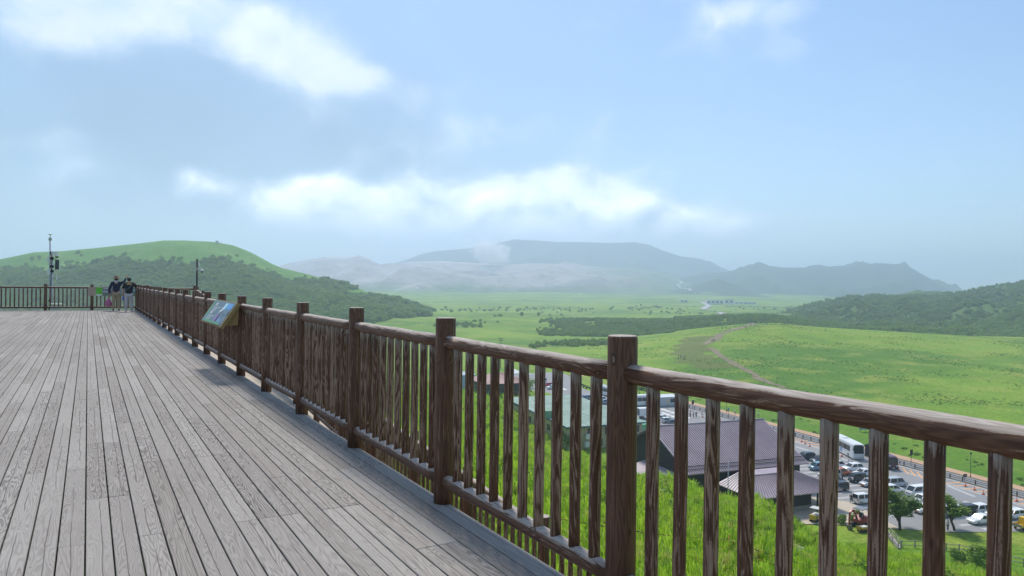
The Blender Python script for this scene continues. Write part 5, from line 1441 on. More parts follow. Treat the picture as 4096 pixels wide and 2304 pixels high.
# meadow notice board
P = at_z(*z7p(915, 325), Z0)
o = thing('notice_board', 'pale picture board standing in the meadow beyond the coach', 'sign', (P.x, P.y, ground_z(P.x, P.y)), AS)
for sx in (-.8, .8): MB().tube([(sx, 0, 0), (sx, 0, 1.6)], .05, 6).obj('leg', DARKW, o)
MB().box((0, -.05, 1.25), (2.6, .06, 1.5), 0, .02).obj('board', paint((.45, .58, .66), .5), o)
MB().box((-.6, -.09, 1.1), (1.0, .02, .9)).obj('picture', paint((.25, .35, .25), .5), o)

# ---------------------------------------------------------------- distant people
def far_meshes(stride, armup=False, seated=False):
    J = {}; Bn = []
    S = 1.66
    J['pel'] = (0, 0, .52*S, .13, .10); J['che'] = (0, 0, .74*S, .15, .10); J['nec'] = (0, 0, .85*S, .055); J['hd0'] = (0, .01, .90*S, .08, .09); J['hd1'] = (0, .01, .97*S, .07, .08)
    Bn += chain('pel', 'che', 'nec', 'hd0', 'hd1')
    for s_, n_ in ((-1, 'L'), (1, 'R')):
        J['hip'+n_] = (s_*.09, 0, .49*S, .085); J['kne'+n_] = (s_*.10, s_*stride*.45+.03, .28*S, .06); J['ank'+n_] = (s_*.10, s_*stride, .045*S, .045); J['toe'+n_] = (s_*.11, s_*stride+.14, .02*S, .035)
        J['sho'+n_] = (s_*.19, 0, .80*S, .06); J['elb'+n_] = (s_*.27, -s_*stride*.4, .63*S, .045); J['wri'+n_] = (s_*.26, -s_*stride*.7+.06, .50*S, .034); J['fin'+n_] = (s_*.25, -s_*stride*.7+.09, .44*S, .025)
        if armup and s_ > 0: J['elb'+n_] = (.26, .12, .66*S, .045); J['wri'+n_] = (.16, .24, .80*S, .034); J['fin'+n_] = (.12, .25, .86*S, .025)
        Bn += chain('pel', 'hip'+n_, 'kne'+n_, 'ank'+n_, 'toe'+n_)+[('che', 'sho'+n_)]+chain('sho'+n_, 'elb'+n_, 'wri'+n_, 'fin'+n_)
    tmp = []
    def grab(name, keys, bones, grow):
        jj = {k: (*J[k][:3], J[k][3]+grow, (J[k][4] if len(J[k]) > 4 else J[k][3])+grow) for k in keys}
        o = skin(name, jj, bones, None, None, 1); me = o.data; bpy.data.objects.remove(o); return me
    b = grab('body', list(J), Bn, 0)
    s_ = grab('shirt', ['pel', 'che', 'shoL', 'shoR', 'elbL', 'elbR'], [('pel', 'che'), ('che', 'shoL'), ('shoL', 'elbL'), ('che', 'shoR'), ('shoR', 'elbR')], .025)
    t_ = grab('trousers', ['pel', 'hipL', 'kneL', 'ankL', 'hipR', 'kneR', 'ankR'], chain('pel', 'hipL', 'kneL', 'ankL')+chain('pel', 'hipR', 'kneR', 'ankR'), .022)
    h_ = MB().ball((0, -.005, .955*S), (.095, .105, .085), 10, 7).mesh('hair')
    return b, s_, t_, h_
FARM = [far_meshes(.0), far_meshes(.26), far_meshes(.05, True)]
def far_person(label, px, py, pose, shirt, trs, head, z=None, group='people in the valley', hair=None, dep=None):
    if dep is not None:
        d_ = ray(px, py); P = Vector((d_.x*dep, d_.y*dep, 0)); P.z = ground_z(P.x, P.y)
    else: P = at_z(px, py, Z0); P.z = Z0+.012
    o = thing('person', label, 'person', P, head, group)
    b, s_, t_, h_ = FARM[pose]
    link('body', b.copy(), SKINM, o); link('shirt', s_.copy(), cloth(shirt), o); link('trousers', t_.copy(), cloth(trs), o); link('hair', h_.copy(), cloth(hair) if hair else HAIR, o)
    return o
def z8p(x, y): return 3200+x*.345, 1700+y*.345
wh, bk_, gy2, bl_ = (.72, .72, .72), (.03, .03, .035), (.2, .2, .22), (.06, .12, .3)
far_person('person in dark clothes walking by the porch corner', *z8p(592, 905), 1, (.10, .09, .08), (.05, .07, .12), AS+2.2)
far_person('person in pale blue top walking behind the black boxy car', *z8p(562, 490), 1, (.45, .6, .75), (.30, .4, .55), AS)
far_person('person in white top beside the one in pale blue', *z8p(597, 490), 1, wh, (.25, .28, .4), AS)
far_person('person in brown walking beside the orange car', *z8p(490, 635), 1, (.20, .14, .10), bk_, LEFT)
far_person('person in white coat beside the smaller tree trunk', *(3500+930*.31335, 1850+868*.31335), 0, wh, gy2, RIGHT)
for k, (zx, zy, sh_, tr_, lb) in enumerate(((1187, 700, bk_, bk_, 'person in black at the left of the group above the purple roof'), (1220, 695, gy2, bk_, 'person in grey in the group above the purple roof'), (1248, 692, bk_, bk_, 'person in black at the right of the group above the purple roof'), (1308, 690, (.12, .06, .06), bk_, 'person in dark red by the cone above the purple roof'))):
    far_person(lb, *z6p(zx, zy), 0, sh_, tr_, k*1.3)
far_person('person in yellow green vest before the white coach', *z6p(683, 560), 0, (.45, .65, .05), gy2, 1.0)
far_person('person in white before the white coach', *z6p(712, 565), 1, wh, gy2, 2.0)
far_person('person in cream clothes right before the white coach', *z6p(738, 580), 0, (.68, .6, .45), (.6, .5, .4), 0.0)
far_person('person in white on the footpath above the purple ridge', *z6p(1648, 665), 1, wh, gy2, 1.0, hair=(.5, .45, .4))
far_person('person in white near the right end of the purple ridge', *z6p(1888, 690), 1, wh, (.35, .33, .3), 1.2)
z3c = lambda x, y: (2024+x*.3975, 900+y*.3975)
for k, (zx, zy, sh_) in enumerate(((1735, 1330, wh), (1757, 1333, bl_), (1783, 1334, wh), (1800, 1328, gy2))):
    far_person(('leftmost', 'second', 'third', 'rightmost')[k]+' person of the four standing on the meadow left of the path', *z3c(zx, zy), (0, 2, 0, 1)[k], sh_, gy2, k*1.1, dep=345, group='four people on the meadow')
for k, (zx, zy, sh_, lb) in enumerate(((2072, 1180, bk_, 'dark dressed walker on the bare path of the knoll'), (2084, 1181, gy2, 'grey dressed walker on the bare path of the knoll'), (2098, 1184, wh, 'white dressed walker on the bare path of the knoll'))):
    far_person(lb, *z3c(zx, zy), 1, sh_, gy2, .6, dep=402, group='walkers on the knoll path')
for k, (zx, zy, sh_, lb) in enumerate(((2170, 1058, bk_, 'dark walker higher on the knoll path'), (2467, 998, bk_, 'dark walker near the top of the knoll'), (2508, 1000, wh, 'walker with white parasol on top of the knoll'))):
    far_person(lb, *z3c(zx, zy), 1, sh_, gy2, .6, dep=465, group='walkers on the knoll path')
for k, (zx, zy, sh_) in enumerate(((28, 728, (.25, .2, .18)), (48, 728, (.08, .15, .1)), (190, 726, wh), (226, 727, (.3, .5, .65)))):
    far_person(('first', 'second', 'third', 'last')[k]+' of the walkers from the left along the crest of the knoll', 3048+zx*.4072, 1000+zy*.4072, 1, sh_, gy2, .6, dep=474, group='walkers along the knoll crest')
# ---------------------------------------------------------------- vegetation
from mathutils.bvhtree import BVHTree
def foliage_mat(name, c1, c2, c3=None, trans=.35, spread=.5, rough=.75):
    m, t = new_mat(name)
    rnd = t.n('ShaderNodeObjectInfo', out=5)
    pos = t.n('ShaderNodeNewGeometry', out=0)
    n = t.noise(pos, .09, 3.0, .55)
    f = t.noise(pos, 2.5, 2.0, .5)
    k = t.m('ADD', t.m('MULTIPLY', rnd, spread), t.m('ADD', t.m('MULTIPLY', n, .95), t.m('MULTIPLY', f, .30)))
    c = t.mix(t.step(k, .35, 1.05), c1, c2)
    if c3: c = t.mix(t.step(t.m('FRACT', t.m('MULTIPLY', rnd, 7.7)), .74, .97, 0, .8), c, c3)
    d = t.n('ShaderNodeBsdfDiffuse', {'Color': c, 'Roughness': .5})
    tr = t.n('ShaderNodeBsdfTranslucent', {'Color': t.mix(.25, c, (.25, .35, .03))})
    gl = t.n('ShaderNodeBsdfGlossy', {'Color': (.5, .55, .45, 1), 'Roughness': .45})
    mx = t.n('ShaderNodeMixShader', {0: trans, 1: d, 2: tr})
    mx = t.n('ShaderNodeMixShader', {0: .04, 1: mx, 2: gl})
    t.n('ShaderNodeOutputMaterial', {'Surface': mx})
    return m
protos_col = {}
def proto(col, name, mb, mat):
    c = protos_col.get(col) or bpy.data.collections.new(col); protos_col[col] = c
    me = mb.mesh(name); me.materials.append(mat)
    o = bpy.data.objects.new(name, me); c.objects.link(o)
    return o
def scatter(name, pts, col, label, cat):
    """pts: (x, y, z, turn, scale, height factor, kind) -> one object that carries all the plants"""
    me = bpy.data.meshes.new(name); me.from_pydata([p[:3] for p in pts], [], [])
    a = me.attributes.new('turn', 'FLOAT_VECTOR', 'POINT'); a.data.foreach_set('vector', [q for p in pts for q in (0.0, 0.0, p[3])])
    a = me.attributes.new('size', 'FLOAT_VECTOR', 'POINT'); a.data.foreach_set('vector', [q for p in pts for q in (p[4], p[4], p[4]*p[5])])
    a = me.attributes.new('sort', 'INT', 'POINT'); a.data.foreach_set('value', [p[6] for p in pts])
    o = bpy.data.objects.new(name, me); COL.objects.link(o)
    ng = bpy.data.node_groups.new(name, 'GeometryNodeTree')
    ng.interface.new_socket('Geometry', in_out='INPUT', socket_type='NodeSocketGeometry')
    ng.interface.new_socket('Geometry', in_out='OUTPUT', socket_type='NodeSocketGeometry')
    N = ng.nodes.new; L = ng.links.new
    gi, go = N('NodeGroupInput'), N('NodeGroupOutput')
    ci = N('GeometryNodeCollectionInfo'); ci.inputs['Collection'].default_value = protos_col[col]
    ci.inputs['Separate Children'].default_value = True; ci.inputs['Reset Children'].default_value = True
    ip = N('GeometryNodeInstanceOnPoints'); ip.inputs['Pick Instance'].default_value = True
    def na(nm, typ):
        q = N('GeometryNodeInputNamedAttribute'); q.data_type = typ; q.inputs['Name'].default_value = nm
        return [s_ for s_ in q.outputs if s_.enabled and s_.name == 'Attribute'][0]
    L(gi.outputs[0], ip.inputs['Points']); L(ci.outputs[0], ip.inputs['Instance'])
    L(na('sort', 'INT'), ip.inputs['Instance Index'])
    L(na('turn', 'FLOAT_VECTOR'), ip.inputs['Rotation']); L(na('size', 'FLOAT_VECTOR'), ip.inputs['Scale'])
    L(ip.outputs[0], go.inputs[0])
    md = o.modifiers.new('plants', 'NODES'); md.node_group = ng
    return stuff(o, label, cat)
# prototypes -------------------------------------------------------------
rg = random.Random(11)
GRASSB = foliage_mat('tall_grass', (.17, .40, .018), (.44, .66, .05), (.54, .47, .17), .55, .6)
for v_ in range(5):
    mb = MB()
    for b in range(40):
        a_ = rg.uniform(0, 6.28); r0 = rg.uniform(0, .30); L_ = rg.uniform(.6, 1.35); lean = rg.uniform(.15, .75)
        base = Vector((r0*cos(a_), r0*sin(a_), -.05)); a2 = a_+rg.uniform(-1.2, 1.2)
        dr = Vector((cos(a2)*.6-.75, sin(a2)*.6-.25, 0))*lean*.75; sd_ = Vector((-sin(a2), cos(a2), 0))*rg.uniform(.016, .030)
        P = [base, base+Vector((0, 0, L_*.45))+dr*L_*.14, base+Vector((0, 0, L_*.80))+dr*L_*.48, base+Vector((0, 0, L_*(.93-.25*lean)))+dr*L_*1.0]
        W_ = (1.0, .9, .6, .08); vs = []
        for p, w_ in zip(P, W_): vs += [p-sd_*w_, p+sd_*w_]
        mb.add(vs, [(0, 1, 3, 2), (2, 3, 5, 4), (4, 5, 7, 6)], True)
    proto('grass', 'grass_tuft', mb, GRASSB)
def leafball(n, rx, rz, size, seed, lobes=6, flat=0.0, base=0.0):
    """crown of many small leaf faces gathered into uneven clumps"""
    r_ = random.Random(seed); mb = MB(); cl = []
    for i in range(lobes):
        a_ = r_.uniform(0, 6.28); q = r_.uniform(.15, .75); h_ = r_.uniform(.1, .85)
        cl.append((Vector((cos(a_)*q*rx, sin(a_)*q*rx, base+h_*rz*2)), r_.uniform(.38, .62)*rx))
    cl.append((Vector((0, 0, base+rz*1.2)), rx*.6))
    for i in range(n):
        c, rr = cl[r_.randrange(len(cl))]
        d = Vector((r_.gauss(0, 1), r_.gauss(0, 1), r_.gauss(0, 1)*(.75-flat)+.15)).normalized()
        p = c+d*rr*(r_.random()**.28)
        if p.z < base-.1: p.z = base+abs(p.z-base)*.3
        nrm = (d+Vector((r_.uniform(-.7, .7), r_.uniform(-.7, .7), r_.uniform(-.4, .9)))).normalized()
        a = nrm.cross(Vector((0, 0, 1))).normalized()*size*r_.uniform(.6, 1.3); b = nrm.cross(a).normalized()*size*r_.uniform(.5, 1.0)
        mb.add([p-a*.9, p-b*.55+a*.1, p+a, p+b*.6], [(0, 1, 2, 3)])
    return mb
TREEF = foliage_mat('wood_canopy', (.105, .215, .05), (.24, .385, .09), (.28, .38, .11), .40, .55)
SCRUBF = foliage_mat('scrub', (.115, .22, .052), (.225, .36, .075), (.26, .36, .09), .40, .55)
for v_ in range(5): proto('wood', 'wood_tree', leafball(330, 3.2, 2.3, .55, 20+v_, 7), TREEF)
for v_ in range(4): proto('scrub', 'scrub_bush', leafball(240, 1.4, .75, .26, 40+v_, 5), SCRUBF)
# terrain lookup ---------------------------------------------------------
def bvh_of(*objs):
    vs = []; fs = []
    for o in objs:
        off = len(vs); vs += [v_.co.copy() for v_ in o.data.vertices]; fs += [tuple(i+off for i in p.vertices) for p in o.data.polygons]
    return BVHTree.FromPolygons(vs, fs)
land = [o for o in COL.objects if o.name.split('.')[0] in ('ground', 'hill', 'mountain', 'volcano_slope')]
LAND = bvh_of(*land); NEAR = bvh_of(ground); HL = bvh_of(hill_l); HR = bvh_of(hill_r)
EYEV = Vector((0, 0, EYE))
def hit(px, py, tree=None, lift=0.0):
    h = (tree or LAND).ray_cast(EYEV-Vector((0, 0, lift)), ray(px, py).normalized())
    return h[0]+Vector((0, 0, lift)) if h[0] else None
def drop(x, y, tree):
    h = tree.ray_cast(Vector((x, y, 900)), Vector((0, 0, -1)))
    return h[0].z if h[0] else None
def to_px(p):
    q = p-EYEV; d = q.dot(_f)
    return (2048+FPX*q.dot(CR)/d, 1152-FPX*q.dot(CU)/d, d) if d > .1 else (0, 0, d)
# tall grass on the bank -------------------------------------------------
rg = random.Random(21); pts = []
def in_lot(x, y): return ground_z(x, y) < Z0+.25
PATH_C = [(2960, 2112), (3017, 2134), (3100, 2160), (3180, 2186), (3273, 2217), (3370, 2250), (3467, 2286), (3560, 2318)]
path3 = [p for p in (hit(x, y, NEAR) for x, y in PATH_C) if p]
def near_path(x, y): return any((x-p.x)**2+(y-p.y)**2 < 1.5 for p in path_pts)
path_pts = []
for a, b in zip(path3, path3[1:]):
    for k in range(12): path_pts.append(a.lerp(b, k/12)+Vector((.55, -.35, 0)))
def bank(n, d0, d1, a0, a1, smin, smax):
    for _ in range(n):
        d = sqrt(rg.uniform(d0*d0, d1*d1)); a_ = radians(rg.uniform(a0, a1)); x, y = d*sin(a_), d*cos(a_)
        if x < 5.1 and y < 41.5: continue
        if x < 2.7 and y < 43: continue
        if in_lot(x, y) or near_path(x, y): continue
        cl = mnoise.noise(Vector((x/7, y/7, 5)))
        if cl < -.35 and rg.random() < .6: continue
        pts.append((x, y, ground_z(x, y), rg.uniform(0, 6.28) if rg.random() < .35 else rg.uniform(-.5, .5), rg.uniform(smin, smax)*(1+.35*cl), rg.uniform(.75, 1.2), rg.randrange(5)))
bank(5200, 5.5, 32, 14, 84, .5, 1.05)
bank(9500, 32, 75, 12, 78, .75, 1.25)
bank(9000, 75, 150, 14, 76, .95, 1.5)
bank(3000, 150, 270, 10, 34, 1.2, 1.9)
scatter('tall_grass', pts, 'grass', 'tall bright green grass covering the bank below the deck', 'grass')
# wood on the left hill --------------------------------------------------
TREELINE = [(-900, 1110), (-200, 1075), (0, 1052), (120, 1060), (180, 1066), (280, 1044), (480, 1034), (600, 1044), (715, 1034), (830, 1030), (890, 1022), (960, 1034), (1040, 1062), (1100, 1085), (1160, 1104), (1200, 1094), (1300, 1100), (1900, 1200)]
FOOT_L = [(-900, 2000), (1380, 2000), (1440, 1284), (1640, 1299), (1730, 1318), (1900, 1330)]
GAPS = [(1381, 1480, 1158, 1182), (1236, 1282, 1098, 1116), (1520, 1560, 1205, 1214)]
pts = []; rg = random.Random(31)
tries = 0
while len(pts) < 18500 and tries < 110000:
    tries += 1
    px = rg.uniform(-850, 1880); dep = 900-470*rg.random()**.8
    d_ = ray(px, 1100); x, y = d_.x*dep, d_.y*dep
    z = drop(x, y, HL)
    if z is None: continue
    X, Y, D = to_px(Vector((x, y, z)))
    nz = mnoise.fractal(Vector((x/55, y/55, 2.0)), 1.0, 2.0, 4)
    over = lerp_tab(TREELINE, X)+22+nz*26-Y
    if over > 0 and rg.random() > .10*exp(-over/14): continue
    if Y > lerp_tab(FOOT_L, X)+nz*8: continue
    if any(a < X < b and c < Y < d for a, b, c, d in GAPS): continue
    if mnoise.noise(Vector((x/26, y/26, 8))) < -.52: continue
    gz_ = NEAR.ray_cast(Vector((x, y, 900)), Vector((0, 0, -1)))[0]
    if gz_ and gz_.z > z+1: continue
    pts.append((x, y, z-.6, rg.uniform(0, 6.28), rg.uniform(.60, 1.15), rg.uniform(.8, 1.2), rg.randrange(5)))
scatter('wood', pts, 'wood', 'dark mixed wood covering the lower flank of the left hill', 'wood')
# scrub on the right hill and on the ridge before it ---------------------
pts = []; tries = 0
while len(pts) < 19000 and tries < 90000:
    tries += 1
    px = rg.uniform(2900, 5150); dep = 1100-600*rg.random()**.9
    d_ = ray(px, 1150); x, y = d_.x*dep, d_.y*dep
    z = drop(x, y, HR)
    if z is None: continue
    nz = mnoise.fractal(Vector((x/48, y/48, 4.0)), 1.0, 2.0, 4)
    if nz > .34+.2*rg.random(): continue
    pts.append((x, y, z-.4, rg.uniform(0, 6.28), rg.uniform(1.3, 2.7), rg.uniform(.8, 1.25), rg.randrange(4)))
tries = 0; n0 = len(pts)
while len(pts) < n0+7500 and tries < 40000:
    tries += 1
    px = rg.uniform(2150, 3500); dep = rg.uniform(560, 790)
    d_ = ray(px, 1200); x, y = d_.x*dep, d_.y*dep; z = ground_z(x, y)
    nz = mnoise.fractal(Vector((x/40, y/40, 7.0)), 1.0, 2.0, 4)
    if dep < 572+nz*50+rg.gauss(0, 16) or px < 2240+nz*120+rg.gauss(0, 60): continue
    if nz > .30+.25*rg.random(): continue
    pts.append((x, y, z-.3, rg.uniform(0, 6.28), rg.uniform(1.1, 2.0), rg.uniform(.9, 1.3), rg.randrange(4)))
# clumps on the plain
for (px, py, w_, n_) in ((2210, 1332, 16, 16), (1900, 1242, 190, 160), (2060, 1236, 190, 190), (2120, 1262, 150, 60), (2580, 1232, 260, 200), (2300, 1246, 120, 70), (2700, 1250, 160, 120), (1960, 1290, 60, 40), (1850, 1300, 80, 80), (2300, 1375, 90, 170), (2420, 1372, 90, 150), (2150, 1385, 40, 30), (3050, 1232, 200, 150), (2000, 1405, 40, 22), (2250, 1440, 50, 20), (2580, 1560, 60, 14), (2460, 1505, 60, 30), (2300, 1480, 60, 30)):
    for _ in range(n_ if py > 1290 else n_//6):
        p = hit(px+rg.gauss(0, w_*.5), py+rg.gauss(0, 4.5), NEAR)
        if p is None or (p.y > 40 and p.z < Z0+.1 and p.length < 270 and p.x < side(p.y, 3.5) and p.x > 95): continue
        s_ = rg.uniform(.8, 1.7)*(1.4 if p.length > 700 else 1)
        pts.append((p.x, p.y, p.z-.2, rg.uniform(0, 6.28), s_, rg.uniform(.7, 1.2), rg.randrange(4)))
scatter('scrub', pts, 'scrub', 'dark green scrub on the far hill, the low ridge and the plain', 'scrub')
# low bushes dotted over the knoll and the meadow
pts = []; tries = 0
while len(pts) < 6500 and tries < 60000:
    tries += 1
    px = rg.uniform(2350, 4400); dep = 238+240*rg.random()
    d_ = ray(px, 1400); x, y = d_.x*dep, d_.y*dep
    if x < side(y, 5): continue
    nz = mnoise.fractal(Vector((x/34, y/34, 12.0)), 1.0, 2.0, 4)
    if nz < -.12+.5*rg.random(): continue
    pts.append((x, y, ground_z(x, y)-.12, rg.uniform(0, 6.28), rg.uniform(.12, .36), rg.uniform(.5, .85), rg.randrange(4)))
for _ in range(420):
    y = rg.uniform(50, 235); x = side(y, rg.uniform(3.4, 30)**1.0)
    if mnoise.noise(Vector((x/9, y/9, 3))) < .12: continue
    pts.append((x, y, ground_z(x, y)-.1, rg.uniform(0, 6.28), rg.uniform(.25, .6), rg.uniform(.5, .9), rg.randrange(4)))
MEADF = foliage_mat('meadow_bush', (.10, .21, .03), (.17, .29, .045), None, .30, .6)
for v_ in range(4): proto('low', 'low_bush', leafball(200, 1.5, .6, .26, 60+v_, 5), MEADF)
scatter('low_bushes', pts, 'low', 'low green bushes dotted over the knoll and the meadow', 'bushes')
pts = []
for _ in range(900):
    d = sqrt(rg.uniform(18**2, 110**2)); a_ = radians(rg.uniform(16, 76)); x, y = d*sin(a_), d*cos(a_)
    if (x < 6 and y < 42) or in_lot(x, y) or near_path(x, y): continue
    if mnoise.noise(Vector((x/11, y/11, 15))) < .05: continue
    pts.append((x, y, ground_z(x, y)+.05, rg.uniform(0, 6.28), rg.uniform(.28, .62), rg.uniform(.8, 1.5), rg.randrange(4)))
scatter('bank_weeds', pts, 'low', 'darker leafy weeds among the tall grass of the bank', 'weeds')
# the two trees at the edge of the car park -----------------------------
TREE2 = foliage_mat('park_tree_leaves', (.13, .24, .035), (.28, .41, .07), None, .42, .0)
BARK = board_wall((.05, .038, .028), (.085, .066, .05))
def tree(label, px, py, hgt, wid, seed, lean=.0, dens=2300):
    P = at_z(px, py, Z0); r_ = random.Random(seed)
    o = thing('tree', label, 'tree', P, 0, 'trees at the car park edge')
    tips = []
    tk = MB()
    def grow(p, d, L_, rad, lvl):
        n_ = 4; pts_ = [p]; q = p; dd = d
        for i in range(n_):
            dd = (dd+Vector((r_.uniform(-.22, .22)+lean*.08, r_.uniform(-.22, .22), .06))).normalized(); q = q+dd*L_/n_; pts_.append(q)
        tk.tube(pts_, [rad*(1-.16*i) for i in range(n_+1)], 8 if lvl < 2 else 5)
        if lvl >= 3: tips.append(q); tips.append(pts_[2]); return
        for k in range(3 if lvl else 5):
            a_ = r_.uniform(0, 6.28); sp = r_.uniform(.55, 1.0)
            nd = (dd*(1-.35*sp)+Vector((cos(a_)*sp*1.05, sin(a_)*sp*1.05, .12))).normalized()
            grow(pts_[r_.choice((2, 3, 4))], nd, L_*r_.uniform(.62, .82), rad*.55, lvl+1)
    grow(Vector((0, 0, -.1)), Vector((lean*.2, 0, 1)), hgt*.26, hgt*.034, 0)
    mz = max(t_.z for t_ in tips); mx = max(abs(t_.x) for t_ in tips)
    kz, kx = hgt*.93/mz, wid*.46/mx
    tk.v = [(x*(kx if z > hgt*.2 else 1+(kx-1)*max(0, z)/(hgt*.2)), y*(kx if z > hgt*.2 else 1+(kx-1)*max(0, z)/(hgt*.2)), z*kz) for x, y, z in tk.v]
    tk.obj('trunk', BARK, o)
    cr = MB()
    for i in range(dens):
        t_ = r_.choice(tips); p = Vector((t_.x*kx, t_.y*kx, t_.z*kz))+Vector((r_.gauss(0, .55), r_.gauss(0, .55), r_.gauss(0, .28)))*hgt*.12
        nrm = Vector((r_.uniform(-.6, .6), r_.uniform(-.6, .6), 1)).normalized(); a = nrm.cross(Vector((cos(i), sin(i), .1))).normalized()*r_.uniform(.13, .30); b = nrm.cross(a).normalized()*r_.uniform(.10, .20)
        cr.add([p-a, p-b, p+a, p+b], [(0, 1, 2, 3)])
    crown = cr.obj('crown', TREE2, o)
    return o
tree('larger broad green tree at the near edge of the car park', 3600, 2118, 6.3, 5.8, 3, .1, 4200)
tree('smaller green tree leaning right at the car park edge', 3818, 2122, 5.3, 4.5, 8, .35, 3000)
def shrub(label, px, py, wd, ht, seed, tree_=None, z=None, cone=False):
    P = hit(px, py, NEAR) if z is None else at_z(px, py, z)
    o = thing('shrub', label, 'shrub', (P.x, P.y, P.z-.05), 0, 'shrubs by the buildings')
    leafball(700, wd*.5, ht*.42, .14+.03*wd, seed, 8).obj('crown', TREE2, o)
    st = MB()
    for k in range(3):
        a_ = k*2.1; st.tube([(0, 0, 0), (cos(a_)*wd*.12, sin(a_)*wd*.12, ht*.35), (cos(a_)*wd*.2, sin(a_)*wd*.2, ht*.6)], [.06, .045, .03], 6) if k == 0 else None
    st.obj('stem', BARK, o)
shrub('dark climbing shrub between the red and green roofs', 2110, 1600, 7.0, 9.0, 5, z=Z0)
shrub('shrub at the near corner of the cream building', 2262, 1800, 4.5, 5.0, 6)
shrub('olive shrub behind the yellow dumper by the porch', 3292, 2070, 3.0, 2.6, 7, z=Z0)
shrub('rounded shrub behind the red excavator', 3428, 2092, 2.2, 2.4, 8, z=Z0)
shrub('small pale shrub left of the red excavator', 3368, 2092, 2.0, 1.6, 9, z=Z0)
shrub('leafy bush on the grass bank at lower right', 3905, 2260, 4.6, 3.0, 10)
shrub('twiggy young bush left of the leafy bush at lower right', 3830, 2250, 2.4, 2.4, 12)
shrub('single dark tree standing on the plain behind the railing post', 2212, 1336, 9.0, 7.0, 13)

# ---------------------------------------------------------------- paths, kerbs and small fences on the bank
def ribbon(name, pts_, wd, mat, label=None, lift=.12, tree_=None, parent=None, jit=0.0, kind=True, sub_=10):
    """strip laid over the land through points"""
    r_ = random.Random(len(pts_)); P = []
    for a, b in zip(pts_, pts_[1:]):
        for k in range(sub_): P.append(a.lerp(b, k/sub_))
    P.append(pts_[-1]); vs = []
    for i, p in enumerate(P):
        t_ = P[min(i+1, len(P)-1)]-P[max(i-1, 0)]; n = Vector((-t_.y, t_.x, 0)).normalized()
        w1, w2 = wd*(.5+r_.uniform(-jit, jit)), wd*(.5+r_.uniform(-jit, jit))
        for s_, f in ((-1, w1), (-.33, w1*1), (.33, w2), (1, w2)):
            q = p+n*s_*f; zz_ = drop(q.x, q.y, tree_ or LAND); vs.append((q.x, q.y, (zz_ if zz_ is not None else p.z)+lift))
    fs = [(i*4+k, i*4+k+1, i*4+5+k, i*4+4+k) for i in range(len(P)-1) for k in range(3)]
    o = MB().add(vs, fs, True).obj(name, mat, parent)
    if kind: struct(o, label)
    return o
def dirt_mat(name, c1, c2, sc):
    m, t = new_mat(name)
    pos = t.n('ShaderNodeNewGeometry', out=0); n = t.noise(pos, sc, 5.0, .65)
    finish(t, t.mix(t.step(n, .35, .65), c1, c2), .95, bump=n, bstr=.4, bdist=.1)
    return m
DIRT = dirt_mat('bare_earth', (.17, .135, .085), (.25, .21, .12), .4)
CONC = dirt_mat('concrete', (.42, .41, .39), (.52, .51, .49), 1.5)
mid = [p+Vector((.55, -.35, 0)) for p in path3]
ribbon('bank_path', mid, 1.1, CONC, 'narrow concrete path crossing the grass bank', .05, NEAR)
ribbon('path_edge', path3, .16, paint((.75, .74, .70), .8), 'white kerb along the bank path', .16, NEAR)
z3p = lambda x, y: (2024+x*.3975, 900+y*.3975)
trail = [z3p(2560, 985), z3p(2480, 1002), z3p(2300, 1052), z3p(2150, 1100), z3p(2110, 1150), z3p(1990, 1205)]
trail2 = [z3p(2060, 1235), z3p(2180, 1330), z3p(2290, 1395), z3p(2400, 1449), (3048, 1521), (3140, 1552)]
for tr_, lb, wd in ((trail, 'bare brown trail climbing the knoll', 5.0), (trail2, 'bare brown trail descending towards the road', 3.0)):
    ps = [p for p in (hit(x, y, NEAR) for x, y in tr_) if p]
    if len(ps) > 2: ribbon('trail', ps, wd, DIRT, lb, .10, NEAR, None, .28)
LAWN = grass_mat('mown_grass', (.13, .18, .035), (.16, .20, .045), (.19, .21, .07), 1.0)
ps = [p for p in (hit(x, y, NEAR) for x, y in (z3p(1960, 1120), z3p(1880, 1200), z3p(1850, 1290), z3p(1960, 1380), z3p(2150, 1449))) if p]
ribbon('mown_strip', ps, 17, LAWN, 'strip of mown yellowish grass on the knoll', .06, NEAR, None, .2)
FARR = dirt_mat('far_road', (.40, .39, .37), (.48, .47, .45), .05)
for pl_, lb, wd in (([(1690, 540), (1740, 556), (1780, 575), (1760, 590), (1725, 605), (1740, 620), (1800, 640), (1870, 665)], 'upper bends of the pale road on the volcano', 9),
                    ([(1960, 775), (2000, 795), (2045, 820), (2000, 838), (1985, 848), (2030, 858)], 'pale road bends below the distant station', 11),
                    ([(2140, 885), (2190, 900), (2100, 918), (1990, 940), (1880, 955), (1770, 966)], 'pale road crossing the plain', 10)):
    ps = [p for p in (hit(*z3p(x, y)) for x, y in pl_) if p]
    if len(ps) > 2: ribbon('distant_road', ps, wd, FARR, lb, 1.2)
